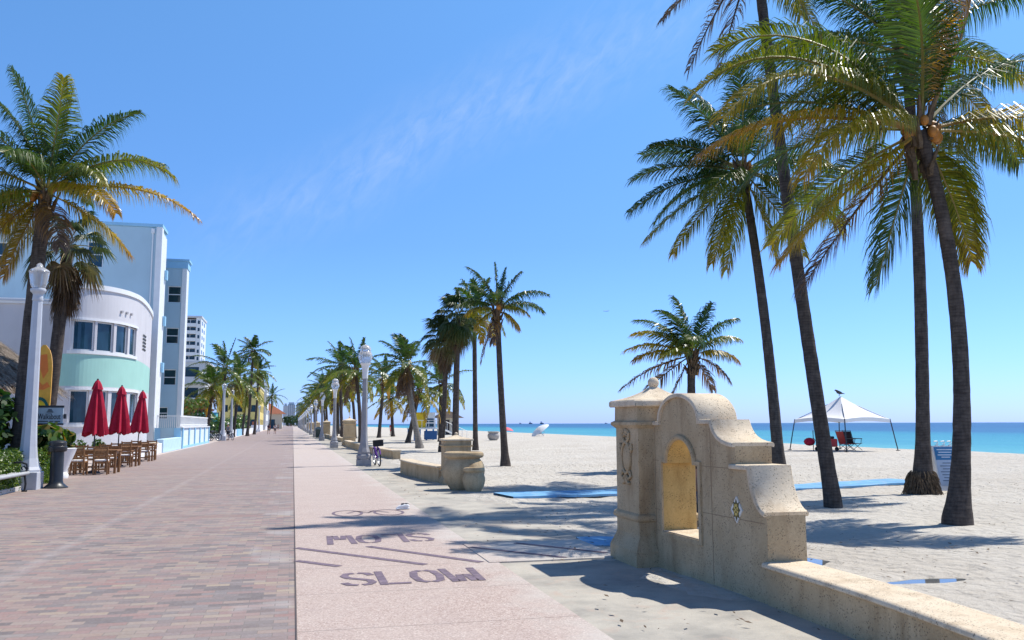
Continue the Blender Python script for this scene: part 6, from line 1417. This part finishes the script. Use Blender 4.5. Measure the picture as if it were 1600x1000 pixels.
def parasol(label, p, m, tilt, R=1.0, h=1.5):
    o = thing('beach_umbrella', label, 'parasol', p, 0); o.rotation_euler = (0, tilt, 0); c = MB(); n = 16; rows = [(R, h), (R*.85, h+.17), (R*.6, h+.32), (R*.3, h+.42), (.01, h+.47)]
    vs = [(math.cos(2*math.pi*k/n)*r, math.sin(2*math.pi*k/n)*r, z) for r, z in rows for k in range(n)]; c.add(vs, [(i*n+k, i*n+(k+1) % n, (i+1)*n+(k+1) % n, (i+1)*n+k) for i in range(4) for k in range(n)]); c.build('canopy', m, o, True); q = MB(); q.tube([(0, 0, -.1), (0, 0, h+.44)], .022, 6); q.build('pole', STEEL, o)
p = aty(852, 682, 92); parasol('white beach umbrella tilted at the water edge', (p.x, p.y, hs(p.x, p.y)-.2), WHITE, -.62, 1.15, .95)
p = aty(791, 680, 118); parasol('pink beach umbrella behind the slim palm trunk', (p.x, p.y, hs(p.x, p.y)-.35), plain('pink_canvas', (.72, .16, .20)), .1, .95, .75)
low_chair('pale folding chair beside the white beach umbrella', (aty(843, 682, 92).x, 91.5, .25), -1, WHITE, STEEL)
g1 = gs(611, 680); person('far figure in red swimwear by the thin trunk near the water', g1, .3, RS, RS, HB, SKIND, 'stand')
def ship(label, px, D, L, H):
    d = pray(px, 661); p = Vector((d.x, d.y, 0)).normalized()*D; p.z = -.42; o = thing('cargo_ship', label, 'ship', p, 0, 'ships on the horizon'); o.rotation_euler = (0, 0, YAW); m = MB(); m.add([(-L, -4, 0), (L, -4, 0), (L*1.1, 0, H*.4), (L, 4, 0), (-L, 4, 0), (-L, -4, H*.4), (L, -4, H*.4), (L, 4, H*.4), (-L, 4, H*.4)], [(0, 1, 6, 5), (1, 2, 6), (2, 3, 7), (3, 4, 8, 7), (4, 0, 5, 8), (5, 6, 2, 7, 8)]); m.build('hull', plain('hull_blue', (.06, .10, .2)), o); m = MB(); m.boxz(-L*.6, -L*.1, -3, 3, H*.4, H); m.boxz(L*.1, L*.3, -3, 3, H*.4, H*.75); m.build('superstructure', plain('deck_grey', (.22, .3, .42)), o)
ship('faint leftmost ship on the horizon', 813, 5200, 6, 9); ship('ship left of the white beach umbrella on the horizon', 829, 4800, 9, 13); ship('ship directly above the white beach umbrella on the horizon', 846.5, 4800, 10, 14); ship('lone faint ship on the horizon near the stone pillar', 947, 5200, 8, 7)
def aircraft():
    d = pray(947, 486).normalized(); p = d*2600+Vector((0, 0, EYE)); o = thing('airplane', 'tiny white airplane in the open sky', 'airplane', p, YAW+.1); m = MB(); m.tube([(-9, 0, 0), (-7.5, 0, 0), (6, 0, 0), (8, 0, .4), (9, 0, .9)], [.1, .9, .95, .5, .1], 10); m.build('fuselage', WHITE, o, True); m = MB(); m.add([(-2, 0, -.4), (1.5, 0, -.4), (3.5, -8, .2), (2.2, -8, .2), (3.5, 8, .2), (2.2, 8, .2)], [(0, 1, 2, 3), (0, 5, 4, 1)]); m.add([(6.5, 0, .5), (8.5, 0, .5), (9.5, 0, 3), (8.6, 0, 3)], [(0, 1, 2, 3)]); m.build('wings', STEEL, o)
aircraft()
def trash():
    p = gp(497.5, 684); o = thing('trash_bin', 'dark green trash bin beside the third beach lamp post', 'bin', p); m = MB(); m.lathe([(.28, 0), (.32, .05), (.36, .9), (.38, .95), (.38, 1.02)], 16); m.build('barrel', GREENB, o, True); m = MB(); m.lathe([(.37, 1.02), (.4, 1.05), (.36, 1.18), (.2, 1.30), (.05, 1.33)], 16); m.build('lid', plain('bin_lid', (.2, .23, .22), .4), o, True)
trash()
def shoe():
    p = gp(629, 797); o = thing('sneaker', 'white sneaker with dark opening left lying on the pavement', 'shoe', (p.x, p.y, .014), 1.75); m = MB(); pr = [(-.16, .05), (-.13, .055), (-.05, .045), (.04, .05), (.11, .055), (.155, .04), (.175, .012)]
    m.tube([(0, y, .022) for y, r in pr], [r for y, r in pr], 10, sy=.42); m.build('sole', WHITE, o, True); m = MB(); m.tube([(0, -.155, .06), (0, -.11, .085), (0, -.05, .085), (0, .02, .07), (0, .09, .055), (0, .15, .035)], [.035, .058, .055, .05, .044, .02], 10, sy=.9); m.build('upper', CUSH, o, True); m = MB(); m.ball((0, -.09, .125), .05, 10, (.8, 1.3, .45)); m.tube([(0, -.03, .12), (0, .03, .115)], .03, 8); m.build('opening', BLACK, o, True); o.scale = (.8, .8, .8)
shoe()
def litter():
    rng = random.Random(12); m = MB()
    for _ in range(5200):
        x = rng.uniform(2.6, 18); y = rng.uniform(4.5, 34)
        if rng.random() > .5+.9*noise.noise(Vector((x*.35, y*.35, 2))): continue
        z = hs(x, y)+.03+.03*noise.noise(Vector((x*1.6, y*1.6, 5.1))); a = rng.uniform(0, 6.28); l = rng.uniform(.008, .045); w = l*rng.uniform(.15, .5); c, s = math.cos(a), math.sin(a)
        m.add([(x-c*l, y-s*l, z), (x+s*w, y-c*w, z+.01), (x+c*l, y+s*l, z+.012), (x-s*w, y+c*w, z+.004)], [(0, 1, 2, 3)])
    tag(m.build('leaf_litter', plain('dry_litter', (.14, .10, .065), .95), None, False, False, False), 'scattered dry leaf bits and seaweed on the sand', 'litter', None, 'stuff')
litter()
